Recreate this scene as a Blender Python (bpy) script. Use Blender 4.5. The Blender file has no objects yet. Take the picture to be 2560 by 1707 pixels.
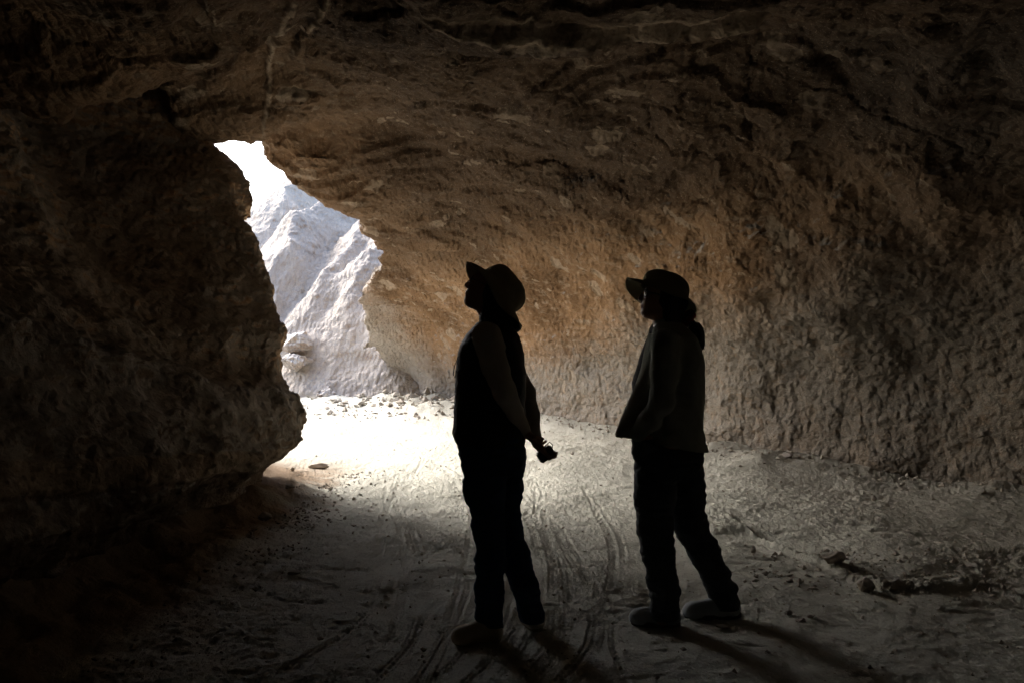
import bpy, bmesh, math, random
import numpy as np
from mathutils import Vector, Matrix
random.seed(4); RNG = np.random.default_rng(7)
C = bpy.context.scene.collection
F = 1991.0; CH = 1.33            # focal length and camera height for a 2560 x 1707 frame

def P(px, py, Y):                # the point seen at a pixel, at depth Y
    return ((px-1280)/F*Y, Y, CH-(py-853.5)/F*Y)
def G(px, py):                   # the ground point seen at a pixel
    Y = CH*F/(py-853.5); return ((px-1280)/F*Y, Y)

# ------------------------------------------------------------------ noise
def _h(ix, iy, iz, s):
    n = (ix.astype(np.int64)*374761393 + iy.astype(np.int64)*668265263 + iz.astype(np.int64)*2147483647 + s*1274126177) & 0xffffffff
    n = ((n ^ (n >> 13))*1274126177) & 0xffffffff
    n = ((n ^ (n >> 16))*2246822519) & 0xffffffff
    return ((n ^ (n >> 15)) & 0xffff)/65535.0*2-1
def vn(x, y, z, s=0):
    x, y, z = np.broadcast_arrays(x, y, z)
    ix, iy, iz = np.floor(x), np.floor(y), np.floor(z)
    fx, fy, fz = x-ix, y-iy, z-iz
    fx = fx*fx*fx*(fx*(fx*6-15)+10); fy = fy*fy*fy*(fy*(fy*6-15)+10); fz = fz*fz*fz*(fz*(fz*6-15)+10)
    r = 0
    for a in (0, 1):
        for b in (0, 1):
            for c in (0, 1):
                r = r + _h(ix+a, iy+b, iz+c, s)*(fx if a else 1-fx)*(fy if b else 1-fy)*(fz if c else 1-fz)
    return r
def fbm(x, y, z, sc, octs=4, s=0, rough=.5):
    r = 0; a = 1
    for o in range(octs):
        f = sc*2.03**o
        r = r + a*vn(x*f+o*17.3, y*f-o*5.1, z*f+o*9.7, s+o); a *= rough
    return r
def vn2(x, y, s=0):
    ix, iy = np.floor(x), np.floor(y); fx, fy = x-ix, y-iy
    fx = fx*fx*(3-2*fx); fy = fy*fy*(3-2*fy); z = np.zeros_like(ix)
    return ((_h(ix, iy, z, s)*(1-fx)+_h(ix+1, iy, z, s)*fx)*(1-fy) + (_h(ix, iy+1, z, s)*(1-fx)+_h(ix+1, iy+1, z, s)*fx)*fy)
def fbm2(x, y, sc, octs=4, s=0, rough=.5):
    r = 0; a = 1; ca, sa = .8, .6; X, Y = x*sc, y*sc
    for o in range(octs):
        r = r + a*vn2(X+3.1*o, Y-7.7*o, s+o); a *= rough; X, Y = (X*ca-Y*sa)*2.03, (X*sa+Y*ca)*2.03
    return r
def sst(a, b, x):
    t = np.clip((x-a)/(b-a), 0, 1); return t*t*(3-2*t)
def smin(a, b, k):
    h = np.maximum(k-np.abs(a-b), 0)/k; return np.minimum(a, b)-h*h*k*.25
def smax(a, b, k): return -smin(-a, -b, k)

# ------------------------------------------------------------------ meshes
def mesh_obj(name, verts, faces, mat=None, parent=None, base=None, smooth=True):
    me = bpy.data.meshes.new(name)
    v = np.asarray(verts, dtype=np.float32).reshape(-1, 3).copy()
    if base is not None: v -= np.asarray(base, dtype=np.float32)
    if isinstance(faces, np.ndarray):
        n = faces.shape[1]
        me.vertices.add(len(v)); me.vertices.foreach_set('co', v.ravel())
        me.loops.add(faces.size); me.loops.foreach_set('vertex_index', faces.astype(np.int32).ravel())
        me.polygons.add(len(faces)); me.polygons.foreach_set('loop_start', np.arange(0, faces.size, n, dtype=np.int32))
        me.update(calc_edges=True); me.validate()
    else:
        me.from_pydata([tuple(map(float, q)) for q in v], [], faces)
    me.polygons.foreach_set('use_smooth', [smooth]*len(me.polygons))
    me.update()
    o = bpy.data.objects.new(name, me); C.objects.link(o)
    if mat: me.materials.append(mat)
    if parent is not None: o.parent = parent
    elif base is not None: o.location = base
    return o
def nets(Fd, org, h):            # surface nets: the zero surface of a field, inside negative
    nx, ny, nz = Fd.shape; ins = Fd < 0
    S = np.zeros((nx-1, ny-1, nz-1, 3), np.float32); N = np.zeros((nx-1, ny-1, nz-1), np.float32)
    edges = []
    for ax in range(3):
        a = [slice(None)]*3; b = [slice(None)]*3; a[ax] = slice(0, -1); b[ax] = slice(1, None)
        f0, f1 = Fd[tuple(a)], Fd[tuple(b)]
        idx = np.nonzero(ins[tuple(a)] != ins[tuple(b)])
        t = f0[idx]/(f0[idx]-f1[idx])
        pos = np.stack(idx, 1).astype(np.float32); pos[:, ax] += t
        o1, o2 = [q for q in range(3) if q != ax]
        for da in (0, -1):
            for db in (0, -1):
                c = [idx[0].copy(), idx[1].copy(), idx[2].copy()]; c[o1] += da; c[o2] += db
                ok = (c[0] >= 0) & (c[1] >= 0) & (c[2] >= 0) & (c[0] < nx-1) & (c[1] < ny-1) & (c[2] < nz-1)
                cc = (c[0][ok], c[1][ok], c[2][ok])
                S[cc] += pos[ok]; N[cc] += 1      # each index occurs once per call
        edges.append((ax, idx, ins[tuple(a)][idx]))
    act = np.nonzero(N > 0)
    vid = -np.ones(N.shape, np.int64); vid[act] = np.arange(len(act[0]))
    V = S[act]/N[act][:, None]*h + np.asarray(org, np.float32)
    quads = []
    for ax, idx, sg in edges:
        o1, o2 = [(1, 2), (2, 0), (0, 1)][ax]
        lim = (nx, ny, nz)
        ok = (idx[o1] > 0) & (idx[o2] > 0) & (idx[o1] < lim[o1]-1) & (idx[o2] < lim[o2]-1)
        base = [q[ok] for q in idx]; s = sg[ok]
        def cell(d1, d2):
            c = [q.copy() for q in base]; c[o1] += d1; c[o2] += d2; return vid[c[0], c[1], c[2]]
        q = np.stack([cell(-1, -1), cell(0, -1), cell(0, 0), cell(-1, 0)], 1)
        q[~s] = q[~s][:, ::-1]; quads.append(q)
    return V, np.concatenate(quads)
class Field:
    def __init__(self, lo, hi, h):
        self.lo = np.array(lo, float); self.h = h
        self.ax = [np.arange(l, u, h) for l, u in zip(lo, hi)]
        self.f = np.ones([len(a) for a in self.ax], np.float32)
    def sub(self, lo, hi):
        sl = []
        for a, l, u in zip(self.ax, lo, hi): sl.append(slice(max(0, np.searchsorted(a, l)), max(1, np.searchsorted(a, u))))
        X, Y, Z = np.meshgrid(*[a[s] for a, s in zip(self.ax, sl)], indexing='ij', sparse=True)
        return tuple(sl), X, Y, Z
    def add(self, fn, lo, hi, k=.02, m=.05):
        sl, X, Y, Z = self.sub(np.array(lo)-m-k, np.array(hi)+m+k)
        d = fn(X, Y, Z).astype(np.float32); self.f[sl] = smin(self.f[sl], d, k)
    def cone(self, a, b, ra, rb, k=.02, sy=1.0):          # round cone between two points, sy squashes depth
        a = np.array(a, float); b = np.array(b, float); r = max(ra, rb)
        def fn(X, Y, Z):
            ab = b-a; L = (ab*ab).sum()+1e-9
            t = np.clip(((X-a[0])*ab[0]+(Y-a[1])*ab[1]+(Z-a[2])*ab[2])/L, 0, 1)
            return np.sqrt((X-a[0]-t*ab[0])**2+((Y-a[1]-t*ab[1])/sy)**2+(Z-a[2]-t*ab[2])**2)-(ra+(rb-ra)*t)
        rr = np.array([r, r*max(sy, 1), r]); self.add(fn, np.minimum(a, b)-rr, np.maximum(a, b)+rr, k)
    def chain(self, pts, k=.02, sy=1.0, off=0.0):
        for p, q in zip(pts[:-1], pts[1:]): self.cone(p[:3], q[:3], p[3]+off, q[3]+off, k, sy)
    def ell(self, c, r, M=None, k=.02):                   # ellipsoid with axes M (columns)
        c = np.array(c, float); r = np.array(r, float); M = np.eye(3) if M is None else M
        R = r.max()
        def fn(X, Y, Z):
            x, y, z = X-c[0], Y-c[1], Z-c[2]
            u = [x*M[0][i]+y*M[1][i]+z*M[2][i] for i in range(3)]
            k0 = np.sqrt((u[0]/r[0])**2+(u[1]/r[1])**2+(u[2]/r[2])**2)
            k1 = np.sqrt((u[0]/r[0]**2)**2+(u[1]/r[1]**2)**2+(u[2]/r[2]**2)**2)+1e-9
            return k0*(k0-1)/k1
        self.add(fn, c-R, c+R, k)
    def loft(self, tab, k=.02, off=0.0):                  # tab rows: z, x front, x back, y centre, y half width (z descending)
        t = np.array(tab, float)[::-1]; z0, z1 = t[0, 0], t[-1, 0]
        def fn(X, Y, Z):
            Zc = np.clip(Z, z0, z1)
            xf, xb, yc, yw = [np.interp(Zc, t[:, 0], t[:, i]) for i in (1, 2, 3, 4)]
            rx = (xb-xf)/2+off; ry = yw+off; cx = (xf+xb)/2
            q = (np.abs((X-cx)/rx)**2.3+np.abs((Y-yc)/ry)**2.3)**(1/2.3)
            d = (q-1)*np.minimum(rx, ry)
            dz = np.maximum(z0-off-Z, Z-z1-off)
            return np.where(dz > 0, np.sqrt(np.maximum(d, 0)**2+dz**2), np.maximum(d, dz))
        self.add(fn, (t[:, 1].min()-off, (t[:, 3]-t[:, 4]).min()-off, z0-off), (t[:, 2].max()+off, (t[:, 3]+t[:, 4]).max()+off, z1+off), k)
    def grid(self): return np.meshgrid(*self.ax, indexing='ij', sparse=True)
    def clip(self, fn): self.f = np.maximum(self.f, fn(*self.grid()).astype(np.float32))
    def warp(self, amp, sc, s=0, octs=2, sz=(1, 1, 1)):
        m = np.nonzero(np.abs(self.f) < amp*3+self.h*2)
        x, y, z = [a[i] for a, i in zip(self.ax, m)]
        self.f[m] += (amp*fbm(x*sz[0], y*sz[1], z*sz[2], sc, octs, s)).astype(np.float32)
    def build(self, name, mat, parent=None, base=None):
        self.f[0] = self.f[-1] = .01; self.f[:, 0] = self.f[:, -1] = .01; self.f[:, :, 0] = self.f[:, :, -1] = .01
        V, Q = nets(self.f, self.lo, self.h)
        return mesh_obj(name, V, Q, mat, parent, base)

def struct(o): o['kind'] = 'structure'; return o
def tag(o, label, cat, group=None):
    o['label'] = label; o['category'] = cat
    if group: o['group'] = group
    return o

# ------------------------------------------------------------------ materials
class NT:
    def __init__(self, name):
        self.m = bpy.data.materials.new(name); self.m.use_nodes = True
        self.t = self.m.node_tree; self.b = self.t.nodes['Principled BSDF']; self.out = self.t.nodes['Material Output']
        self.tc = self.n('ShaderNodeTexCoord').outputs['Object']
    def n(self, ty, **kw):
        nd = self.t.nodes.new(ty)
        for k, v in kw.items(): setattr(nd, k, v)
        return nd
    def l(self, a, b): self.t.links.new(a, b)
    def put(self, sock, v):
        if hasattr(v, 'is_output'): self.l(v, sock)
        else: sock.default_value = v
    def mapp(self, scale=(1, 1, 1), rot=(0, 0, 0), src=None, loc=(0, 0, 0)):
        nd = self.n('ShaderNodeMapping'); nd.inputs['Scale'].default_value = scale; nd.inputs['Rotation'].default_value = rot
        nd.inputs['Location'].default_value = loc; self.l(src or self.tc, nd.inputs['Vector']); return nd.outputs[0]
    def noise(self, scale, detail=4, rough=.5, vec=None, dist=0, out='Fac'):
        nd = self.n('ShaderNodeTexNoise'); nd.inputs['Scale'].default_value = scale; nd.inputs['Detail'].default_value = detail
        nd.inputs['Roughness'].default_value = rough; nd.inputs['Distortion'].default_value = dist
        self.l(vec or self.tc, nd.inputs['Vector']); return nd.outputs[out]
    def voro(self, scale, vec=None, feature='F1', out='Distance', rnd=1):
        nd = self.n('ShaderNodeTexVoronoi', feature=feature); nd.inputs['Scale'].default_value = scale
        nd.inputs['Randomness'].default_value = rnd; self.l(vec or self.tc, nd.inputs['Vector']); return nd.outputs[out]
    def math(self, op, a, b=0.0, c=None, clamp=False):
        nd = self.n('ShaderNodeMath', operation=op); nd.use_clamp = clamp
        self.put(nd.inputs[0], a); self.put(nd.inputs[1], b)
        if c is not None: self.put(nd.inputs[2], c)
        return nd.outputs[0]
    def ss(self, x, a, b, lo=0.0, hi=1.0):
        nd = self.n('ShaderNodeMapRange', interpolation_type='SMOOTHSTEP'); self.put(nd.inputs[0], x)
        for i, v in enumerate((a, b, lo, hi)): nd.inputs[i+1].default_value = v
        return nd.outputs[0]
    def mix(self, f, a, b):
        nd = self.n('ShaderNodeMix', data_type='RGBA'); self.put(nd.inputs[0], f)
        for i, v in ((6, a), (7, b)):
            if hasattr(v, 'is_output'): self.l(v, nd.inputs[i])
            else: nd.inputs[i].default_value = (*v, 1)
        return nd.outputs[2]
    def vadd(self, a, col, s):   # a + (col-.5)*s
        nd = self.n('ShaderNodeVectorMath', operation='MULTIPLY_ADD'); self.l(col, nd.inputs[0]); nd.inputs[1].default_value = (s, s, s)
        self.l(a, nd.inputs[2]); return nd.outputs[0]
    def xyz(self, src=None):
        nd = self.n('ShaderNodeSeparateXYZ'); self.l(src or self.tc, nd.inputs[0]); return nd.outputs
    def bump(self, h, dist, strength=1.0):
        nd = self.n('ShaderNodeBump'); nd.inputs['Distance'].default_value = dist; nd.inputs['Strength'].default_value = strength
        self.l(h, nd.inputs['Height']); self.l(nd.outputs[0], self.b.inputs['Normal'])
    def disp(self, h):
        nd = self.n('ShaderNodeDisplacement'); nd.inputs['Midlevel'].default_value = 0; nd.inputs['Scale'].default_value = 1
        self.l(h, nd.inputs['Height']); self.l(nd.outputs[0], self.out.inputs['Displacement']); self.m.displacement_method = 'DISPLACEMENT'
    def done(self, col=None, rough=.9, spec=.2):
        if col is not None: self.put(self.b.inputs['Base Color'], col if hasattr(col, 'is_output') else (*col, 1))
        self.put(self.b.inputs['Roughness'], rough); self.b.inputs['Specular IOR Level'].default_value = spec
        return self.m

def rock_mat(name, dark, mid, pale, dust, scale=1.0, veins=False, band=False, pale_outer=False, slab=0, chip=.03, coarse=.10, streak=(.55, .35, 2.2), rot=(.25, .5, .35), patch=0.0):
    n = NT(name)
    warpn = n.noise(1.3/scale, 3, .5, out='Color')
    wv = n.vadd(n.tc, warpn, .35*scale)
    big = n.noise(.9/scale, 5, .55, wv)
    sv = n.mapp(streak, rot, wv)
    st = n.noise(7/scale, 7, .62, sv)
    vo = n.voro(6/scale, n.mapp((1, .7, 1.7), rot, n.vadd(wv, n.noise(5/scale, 4, .6, out='Color'), .25*scale)), out='Distance')
    vo2 = n.voro(17/scale, n.mapp((1.0, .5, 1.8), (.6, .2, 1.0), n.vadd(n.tc, n.noise(14/scale, 3, .6, out='Color'), .09*scale)), out='Distance')
    fine = n.noise(38/scale, 5, .65, n.mapp((1, .6, 1.3), rot))
    scr = n.noise(26/scale, 4, .7, n.mapp((.25, 1.6, 1.2), (.4, .9, .2), wv))
    chips = n.ss(vo, .0, .55)
    h = n.math('MULTIPLY', n.math('SUBTRACT', big, .5), coarse*2.2)
    h = n.math('ADD', h, n.math('MULTIPLY', n.math('SUBTRACT', st, .5), chip*3.0))
    h = n.math('ADD', h, n.math('MULTIPLY', chips, -chip*1.2))
    h = n.math('ADD', h, n.math('MULTIPLY', vo2, -chip*.8))
    h = n.math('ADD', h, n.math('MULTIPLY', n.math('SUBTRACT', scr, .5), chip*.9))
    h = n.math('ADD', h, n.math('MULTIPLY', fine, chip*.38))
    if band:
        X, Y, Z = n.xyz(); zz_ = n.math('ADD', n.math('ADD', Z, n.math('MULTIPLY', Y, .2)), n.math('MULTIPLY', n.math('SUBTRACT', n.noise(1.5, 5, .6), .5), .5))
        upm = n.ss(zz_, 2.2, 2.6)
    lg = n.noise(.75/scale, 5, .5, n.mapp((1, 1, 1.5), rot))
    led = n.math('ADD', n.math('ADD', n.ss(lg, .455, .468), n.math('ADD', n.ss(lg, .53, .545), n.ss(lg, .60, .612))), -1.4)
    h = n.math('ADD', h, n.math('MULTIPLY', led, coarse*(.22 if slab else .42)))
    if slab:
        sg = n.noise(.42, 3, .38, n.mapp((1, 1.25, 1.2), (.1, 0, .5), loc=(2.3, 1.1, 0)))
        sl = n.math('ADD', n.math('ADD', n.ss(sg, .44, .447), n.math('ADD', n.ss(sg, .50, .508), n.ss(sg, .565, .573))), -1.5)
        h = n.math('ADD', h, n.math('MULTIPLY', n.math('MULTIPLY', sl, n.ss(n.xyz()[2], 2.2, 2.9)), -slab))
        cr = n.voro(.62, n.mapp((1, 1.7, 1), (0, 0, .8), n.vadd(n.tc, n.noise(1.6, 5, .7, out='Color'), .5)), 'DISTANCE_TO_EDGE')
        crk = n.math('MULTIPLY', n.math('MULTIPLY', n.ss(cr, .016, .003), n.ss(n.xyz()[2], 2.3, 2.8)), n.ss(n.noise(.7, 2, .5, n.mapp(loc=(9, 4, 2))), .44, .56))
        h = n.math('SUBTRACT', h, n.math('MULTIPLY', crk, .035))
    # colour: ochre rock, darker staining, pale salt on worn parts, dust on what faces up
    cz = n.noise(.55/scale, 4, .6)
    cst = n.noise(7/scale, 3, .62, n.mapp(streak, rot))
    col = n.mix(n.ss(cz, .35, .68), mid, dark)
    col = n.mix(n.math('MULTIPLY', n.ss(cst, .5, .72), .55), col, pale)
    col = n.mix(n.math('MULTIPLY', n.ss(n.noise(11/scale, 3, .7), .52, .7), .4), col, dark)
    if band: col = n.mix(n.math('MULTIPLY', upm, .8), col, n.mix(n.ss(cst, .42, .6), (.30, .18, .095), (.55, .39, .25)))  # upper rock painted paler, as if more light reached it
    geo = n.n('ShaderNodeNewGeometry'); nz = n.xyz(geo.outputs['Normal'])[2]
    up = n.math('MULTIPLY', n.ss(n.math('ADD', nz, n.math('MULTIPLY', n.math('SUBTRACT', n.noise(4, 3, .6), .5), 1.2)), -.15, .45), .85)
    col = n.mix(up, col, dust)
    if patch:
        pv = n.vadd(n.tc, n.noise(3.5, 3, .65, out='Color'), .28)
        pn = n.voro(1.5, n.mapp((1, 1.5, 1), (0, 0, .6), pv), out='Distance')
        msk = n.math('MULTIPLY', n.ss(pn, .27, .23), n.ss(n.noise(.8, 2, .5), .45, .52))
        msk2 = n.math('MULTIPLY', n.ss(n.voro(3.1, n.mapp((1, 1.4, 1), (0, 0, 1.1), pv)), .2, .17), n.ss(n.noise(1.1, 2, .5, n.mapp(loc=(4, 2, 7))), .47, .53))
        msk = n.math('MAXIMUM', msk, msk2)
        col = n.mix(n.math('MULTIPLY', msk, patch), col, pale); PM = msk
        h = n.math('SUBTRACT', h, n.math('MULTIPLY', msk, .012))
    if veins:
        X, Y, Z = n.xyz()
        lim = n.math('ADD', Z, n.math('MULTIPLY', n.math('SUBTRACT', n.noise(1.1, 5, .75), .5), 2.0))
        lim = n.math('ADD', lim, n.math('MULTIPLY', n.math('ADD', X, -2.0), -.13))
        mud = n.math('MULTIPLY', n.math('MULTIPLY', n.ss(n.math('ADD', lim, n.ss(X, 2.2, .2, -.15, .30)), 2.05, .95), n.ss(X, -2.4, -1.6)), n.ss(n.noise(9, 3, .7), .30, .50, .45, 1.0))
        col = n.mix(n.math('MULTIPLY', mud, .85), col, (.265, .25, .22))
        outer_d = n.math('ADD', Y, n.math('ADD', n.math('MULTIPLY', X, -1.9), n.math('MULTIPLY', n.math('SUBTRACT', n.noise(.8, 5, .7), .5), 5.0)))
        col = n.mix(n.math('MULTIPLY', n.math('MULTIPLY', n.ss(outer_d, 19.4, 22.0), n.ss(Y, 12.2, 13.6)), .85), col, (.43, .39, .34))  # rock turns paler towards its outer end
        roof_dim = n.math('ADD', Z, n.math('MULTIPLY', n.math('SUBTRACT', n.noise(.9, 4, .6), .5), .9))
        col = n.mix(n.math('MULTIPLY', n.math('MULTIPLY', n.ss(roof_dim, 2.1, 3.1), .84), n.ss(X, -2.8, -.9, .62, 1.0)), col, (.040, .029, .020))  # rock darkens with height: the roof's dimness painted into the colour
        if patch: col = n.mix(n.math('MULTIPLY', PM, .28), col, pale)
        X, Y, Z = n.xyz()
        right_dim = n.math('MULTIPLY', n.ss(n.math('ADD', X, n.math('MULTIPLY', n.math('SUBTRACT', n.noise(.8, 5, .7), .5), 2.4)), 1.9, 3.6), .62)
        col = n.mix(right_dim, col, (.075, .066, .056))  # wall darker towards the right: light falloff put into the colour
        lu = n.math('ADD', n.math('SUBTRACT', Y, 5.15), n.math('ADD', n.math('MULTIPLY', X, .06), n.math('MULTIPLY', n.math('SUBTRACT', n.noise(1.1, 5, .6), .5), .7)))
        lm = n.math('MULTIPLY', n.math('MULTIPLY', n.ss(X, -1.0, .3), n.ss(X, 1.75, 1.5)), n.ss(Z, 2.3, 2.7))
        h = n.math('ADD', h, n.math('MULTIPLY', n.math('MULTIPLY', n.math('MULTIPLY', n.ss(lu, -.03, .03), n.ss(lu, 1.8, .1)), lm), .13))
        col = n.mix(n.math('MULTIPLY', n.math('MULTIPLY', n.ss(n.math('ABSOLUTE', lu), .13, .06), lm), .8), col, pale)
        for (x0, y0, x1, y1, wdt) in ((-1.1, 4.4, -2.6, 8.36, .022), (-.80, 4.4, -2.05, 7.4, .018), (-1.7, 4.4, -2.1, 5.6, .010)):
            L = math.hypot(x1-x0, y1-y0); dx, dy = (x1-x0)/L, (y1-y0)/L
            nx_, ny_ = -dy, dx
            wob = n.math('MULTIPLY', n.math('SUBTRACT', n.noise(1.3, 4, .6), .5), .16)
            u = n.math('ADD', n.math('ADD', n.math('MULTIPLY', X, nx_), n.math('MULTIPLY', Y, ny_)), -(x0*nx_+y0*ny_))
            u = n.math('ADD', u, wob)
            t = n.math('ADD', n.math('ADD', n.math('MULTIPLY', X, dx), n.math('MULTIPLY', Y, dy)), -(x0*dx+y0*dy))
            along = n.math('MULTIPLY', n.ss(t, L+.3, L-.4), n.ss(Z, 1.9, 2.4))
            brk = n.ss(n.noise(1.7, 3, .6, n.mapp(loc=(1, 5, 3))), .36, .5)
            rid = n.math('MULTIPLY', n.math('MULTIPLY', n.ss(n.math('ABSOLUTE', u), wdt*1.6, wdt*.2), along), brk)
            gr = n.math('MULTIPLY', n.math('MULTIPLY', n.ss(n.math('ABSOLUTE', n.math('SUBTRACT', u, .07)), .09, .01), along), 1.0)
            h = n.math('ADD', h, n.math('MULTIPLY', rid, .018)); h = n.math('SUBTRACT', h, n.math('MULTIPLY', gr, .045))
            col = n.mix(n.math('MULTIPLY', rid, .75), col, pale)
    if band:
        X, Y, Z = n.xyz()
        zc = n.math('ADD', n.math('MULTIPLY', Y, -.115), 1.13)
        dz = n.math('ABSOLUTE', n.math('SUBTRACT', n.math('ADD', Z, n.math('MULTIPLY', n.math('SUBTRACT', n.noise(1.6, 4), .5), .10)), zc))
        bm_ = n.math('MULTIPLY', n.ss(dz, .085, .065), n.ss(Y, 6.9, 6.2))
        scratch = n.ss(n.noise(22, 2, .5, n.mapp((1, .9, .22), (.35, 0, 0))), .62, .66)
        col = n.mix(n.math('MULTIPLY', bm_, .75), col, pale)
        col = n.mix(n.math('MULTIPLY', n.math('MULTIPLY', bm_, scratch), .7), col, dark)
        h = n.math('ADD', h, n.math('MULTIPLY', bm_, .02)); h = n.math('SUBTRACT', h, n.math('MULTIPLY', n.math('MULTIPLY', bm_, scratch), .012))
    n.disp(h)
    f1 = n.noise(30/scale, 3, .7, n.mapp((.8, 1, 1.3), rot)); f2 = n.noise(13/scale, 3, .7, n.mapp((.5, 1.5, 1.4), (.4, .9, .2)))
    f3 = n.voro(13/scale, n.vadd(n.mapp((1.3, .45, .55), (.5, .35, .2)), n.noise(4/scale, 2, .5, out='Color'), .16))
    sp = n.noise(55/scale, 3, .8)
    col = n.mix(n.math('MULTIPLY', n.ss(sp, .50, .72), .55), col, dark)
    col = n.mix(n.math('MULTIPLY', n.ss(sp, .45, .28), .45), col, pale)
    n.bump(n.math('ADD', n.math('MULTIPLY', f1, chip*.7), n.math('ADD', n.math('MULTIPLY', f2, chip*1.3), n.math('MULTIPLY', f3, -chip*1.6))), 1.0)
    return n.done(col, .95, .08)

M = {}
M['vault'] = rock_mat('cave_rock', (.13, .075, .038), (.34, .21, .115), (.40, .31, .22), (.36, .34, .31), veins=True, patch=.7, chip=.022, coarse=.06, pale_outer=True, streak=(.45, .8, 1.9), slab=.055)
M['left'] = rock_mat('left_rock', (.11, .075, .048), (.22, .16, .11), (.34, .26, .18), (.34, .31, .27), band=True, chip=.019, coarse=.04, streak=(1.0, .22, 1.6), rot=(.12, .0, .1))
M['hill'] = rock_mat('hill_rock', (.21, .15, .11), (.41, .355, .30), (.49, .445, .39), (.48, .445, .40), scale=1.5, chip=.030, coarse=.08, streak=(1.3, .5, .5), rot=(.7, .5, .2))
M['boulder'] = rock_mat('boulder_rock', (.36, .29, .24), (.48, .43, .39), (.6, .57, .54), (.6, .59, .57), chip=.03, coarse=.05)
M['stone'] = rock_mat('stone_rock', (.32, .27, .21), (.46, .41, .35), (.56, .52, .46), (.55, .52, .48), scale=.12, chip=.0022, coarse=.004)

def ground_mat():
    n = NT('dusty_ground')
    a = n.noise(1.1, 3, .6); b = n.noise(9, 4, .7); c = n.noise(60, 4, .75); d = n.noise(24, 3, .65, n.mapp((1, .45, 1), (0, 0, .5)))
    col = n.mix(n.ss(a, .3, .7), (.45, .46, .415), (.54, .55, .50))
    col = n.mix(n.math('MULTIPLY', n.ss(b, .55, .75), .45), col, (.25, .22, .18))
    X, Y, Z = n.xyz()
    sp = n.noise(75, 3, .8); col = n.mix(n.math('MULTIPLY', n.ss(sp, .5, .72), .5), col, (.24, .22, .19)); col = n.mix(n.math('MULTIPLY', n.ss(n.noise(26, 4, .7), .54, .66), .35), col, (.30, .28, .24))
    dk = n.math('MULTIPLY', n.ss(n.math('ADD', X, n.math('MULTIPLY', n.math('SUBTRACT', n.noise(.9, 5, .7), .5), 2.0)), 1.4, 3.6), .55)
    col = n.mix(dk, col, (.20, .18, .155))  # floor darker to the right: painted light falloff, with some dark litter
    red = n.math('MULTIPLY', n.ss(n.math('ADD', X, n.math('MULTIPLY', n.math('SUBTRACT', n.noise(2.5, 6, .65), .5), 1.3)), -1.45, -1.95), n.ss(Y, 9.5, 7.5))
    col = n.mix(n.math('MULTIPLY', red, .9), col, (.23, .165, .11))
    lt = n.ss(n.noise(3, 7, .7, n.mapp(loc=(3, 1, 0))), .55, .68)
    wl = n.math('MULTIPLY', lt, n.ss(n.math('ADD', n.math('MULTIPLY', X, .55), n.math('MULTIPLY', Y, .45)), 4.3, 5.6))
    col = n.mix(n.math('MULTIPLY', wl, .5), col, (.20, .16, .12))
    h = n.math('ADD', n.math('MULTIPLY', c, .010), n.math('ADD', n.math('MULTIPLY', d, .016), n.math('MULTIPLY', b, .018)))
    n.bump(h, 1.0, 1.0)
    return n.done(col, .97, .05)
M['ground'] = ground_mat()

def cloth(name, col, weave=900, rough=.9, spec=.15, amp=.0008, var=.35, folds=0.0):
    n = NT(name); a = n.noise(14, 6, .6); w = n.noise(weave, 2, .5)
    c = n.mix(n.math('MULTIPLY', n.ss(a, .3, .75), var), col, tuple(v*.55 for v in col))
    h = n.math('MULTIPLY', w, amp)
    if folds: h = n.math('ADD', h, n.math('MULTIPLY', n.noise(16, 4, .55, n.mapp((1, 1, 1.8), (.3, .5, 0)), dist=.6), folds))
    n.bump(h, 1.0); return n.done(c, rough, spec)
M['crumb'] = cloth('crumb_earth', (.40, .37, .32), 200, .95, .05, .001, .5)
M['skin'] = cloth('skin', (.40, .22, .15), 500, .5, .4, .0002, .15)
M['sleeve'] = cloth('knit_sleeve', (.62, .58, .50), 700, .95, .1, .001, .15, .004)
M['vest'] = cloth('quilted_vest', (.016, .017, .020), 900, .55, .22, .0003, .3, .006)
M['jeans'] = cloth('denim', (.035, .060, .11), 1200, .9, .15, .0006, .4, .008)
M['khaki_hat'] = cloth('khaki_hat_cloth', (.42, .38, .26), 1000, .95, .1, .0005, .2, .003)
M['olive_hat'] = cloth('olive_hat_cloth', (.27, .265, .17), 1000, .95, .1, .0005, .2, .003)
M['shoe'] = cloth('pale_suede', (.56, .51, .40), 500, .85, .2, .0006, .25, .002)
M['sole'] = cloth('rubber_sole', (.32, .28, .20), 300, .8, .2, .0004, .3)
M['hair'] = cloth('dark_hair', (.012, .009, .008), 300, .55, .35, .002, .2)
M['jacket'] = cloth('fleece_jacket', (.34, .36, .31), 500, .95, .1, .0014, .15, .004)
M['tee'] = cloth('dark_tee', (.04, .04, .045), 900, .9, .1, .0004, .2, .004)
M['slacks'] = cloth('dark_slacks', (.05, .06, .07), 1200, .8, .2, .0004, .3, .010)
M['sneaker'] = cloth('grey_sneaker', (.38, .43, .46), 600, .75, .25, .0006, .3, .003)
M['dark_sole'] = cloth('grey_sole', (.12, .12, .12), 300, .8, .2)
M['red'] = cloth('red_scrunchie', (.26, .02, .015), 500, .8, .2, .001, .3, .008)
M['lace'] = cloth('shoe_lace', (.05, .05, .05), 900, .9, .1)
n = NT('black_plastic'); n.bump(n.noise(400, 2), .0002); M['plastic'] = n.done((.012, .012, .013), .4, .5)
n = NT('lens_glass'); n.bump(n.noise(30, 2), .0003); M['lens'] = n.done((.02, .022, .03), .06, .9)

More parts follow.
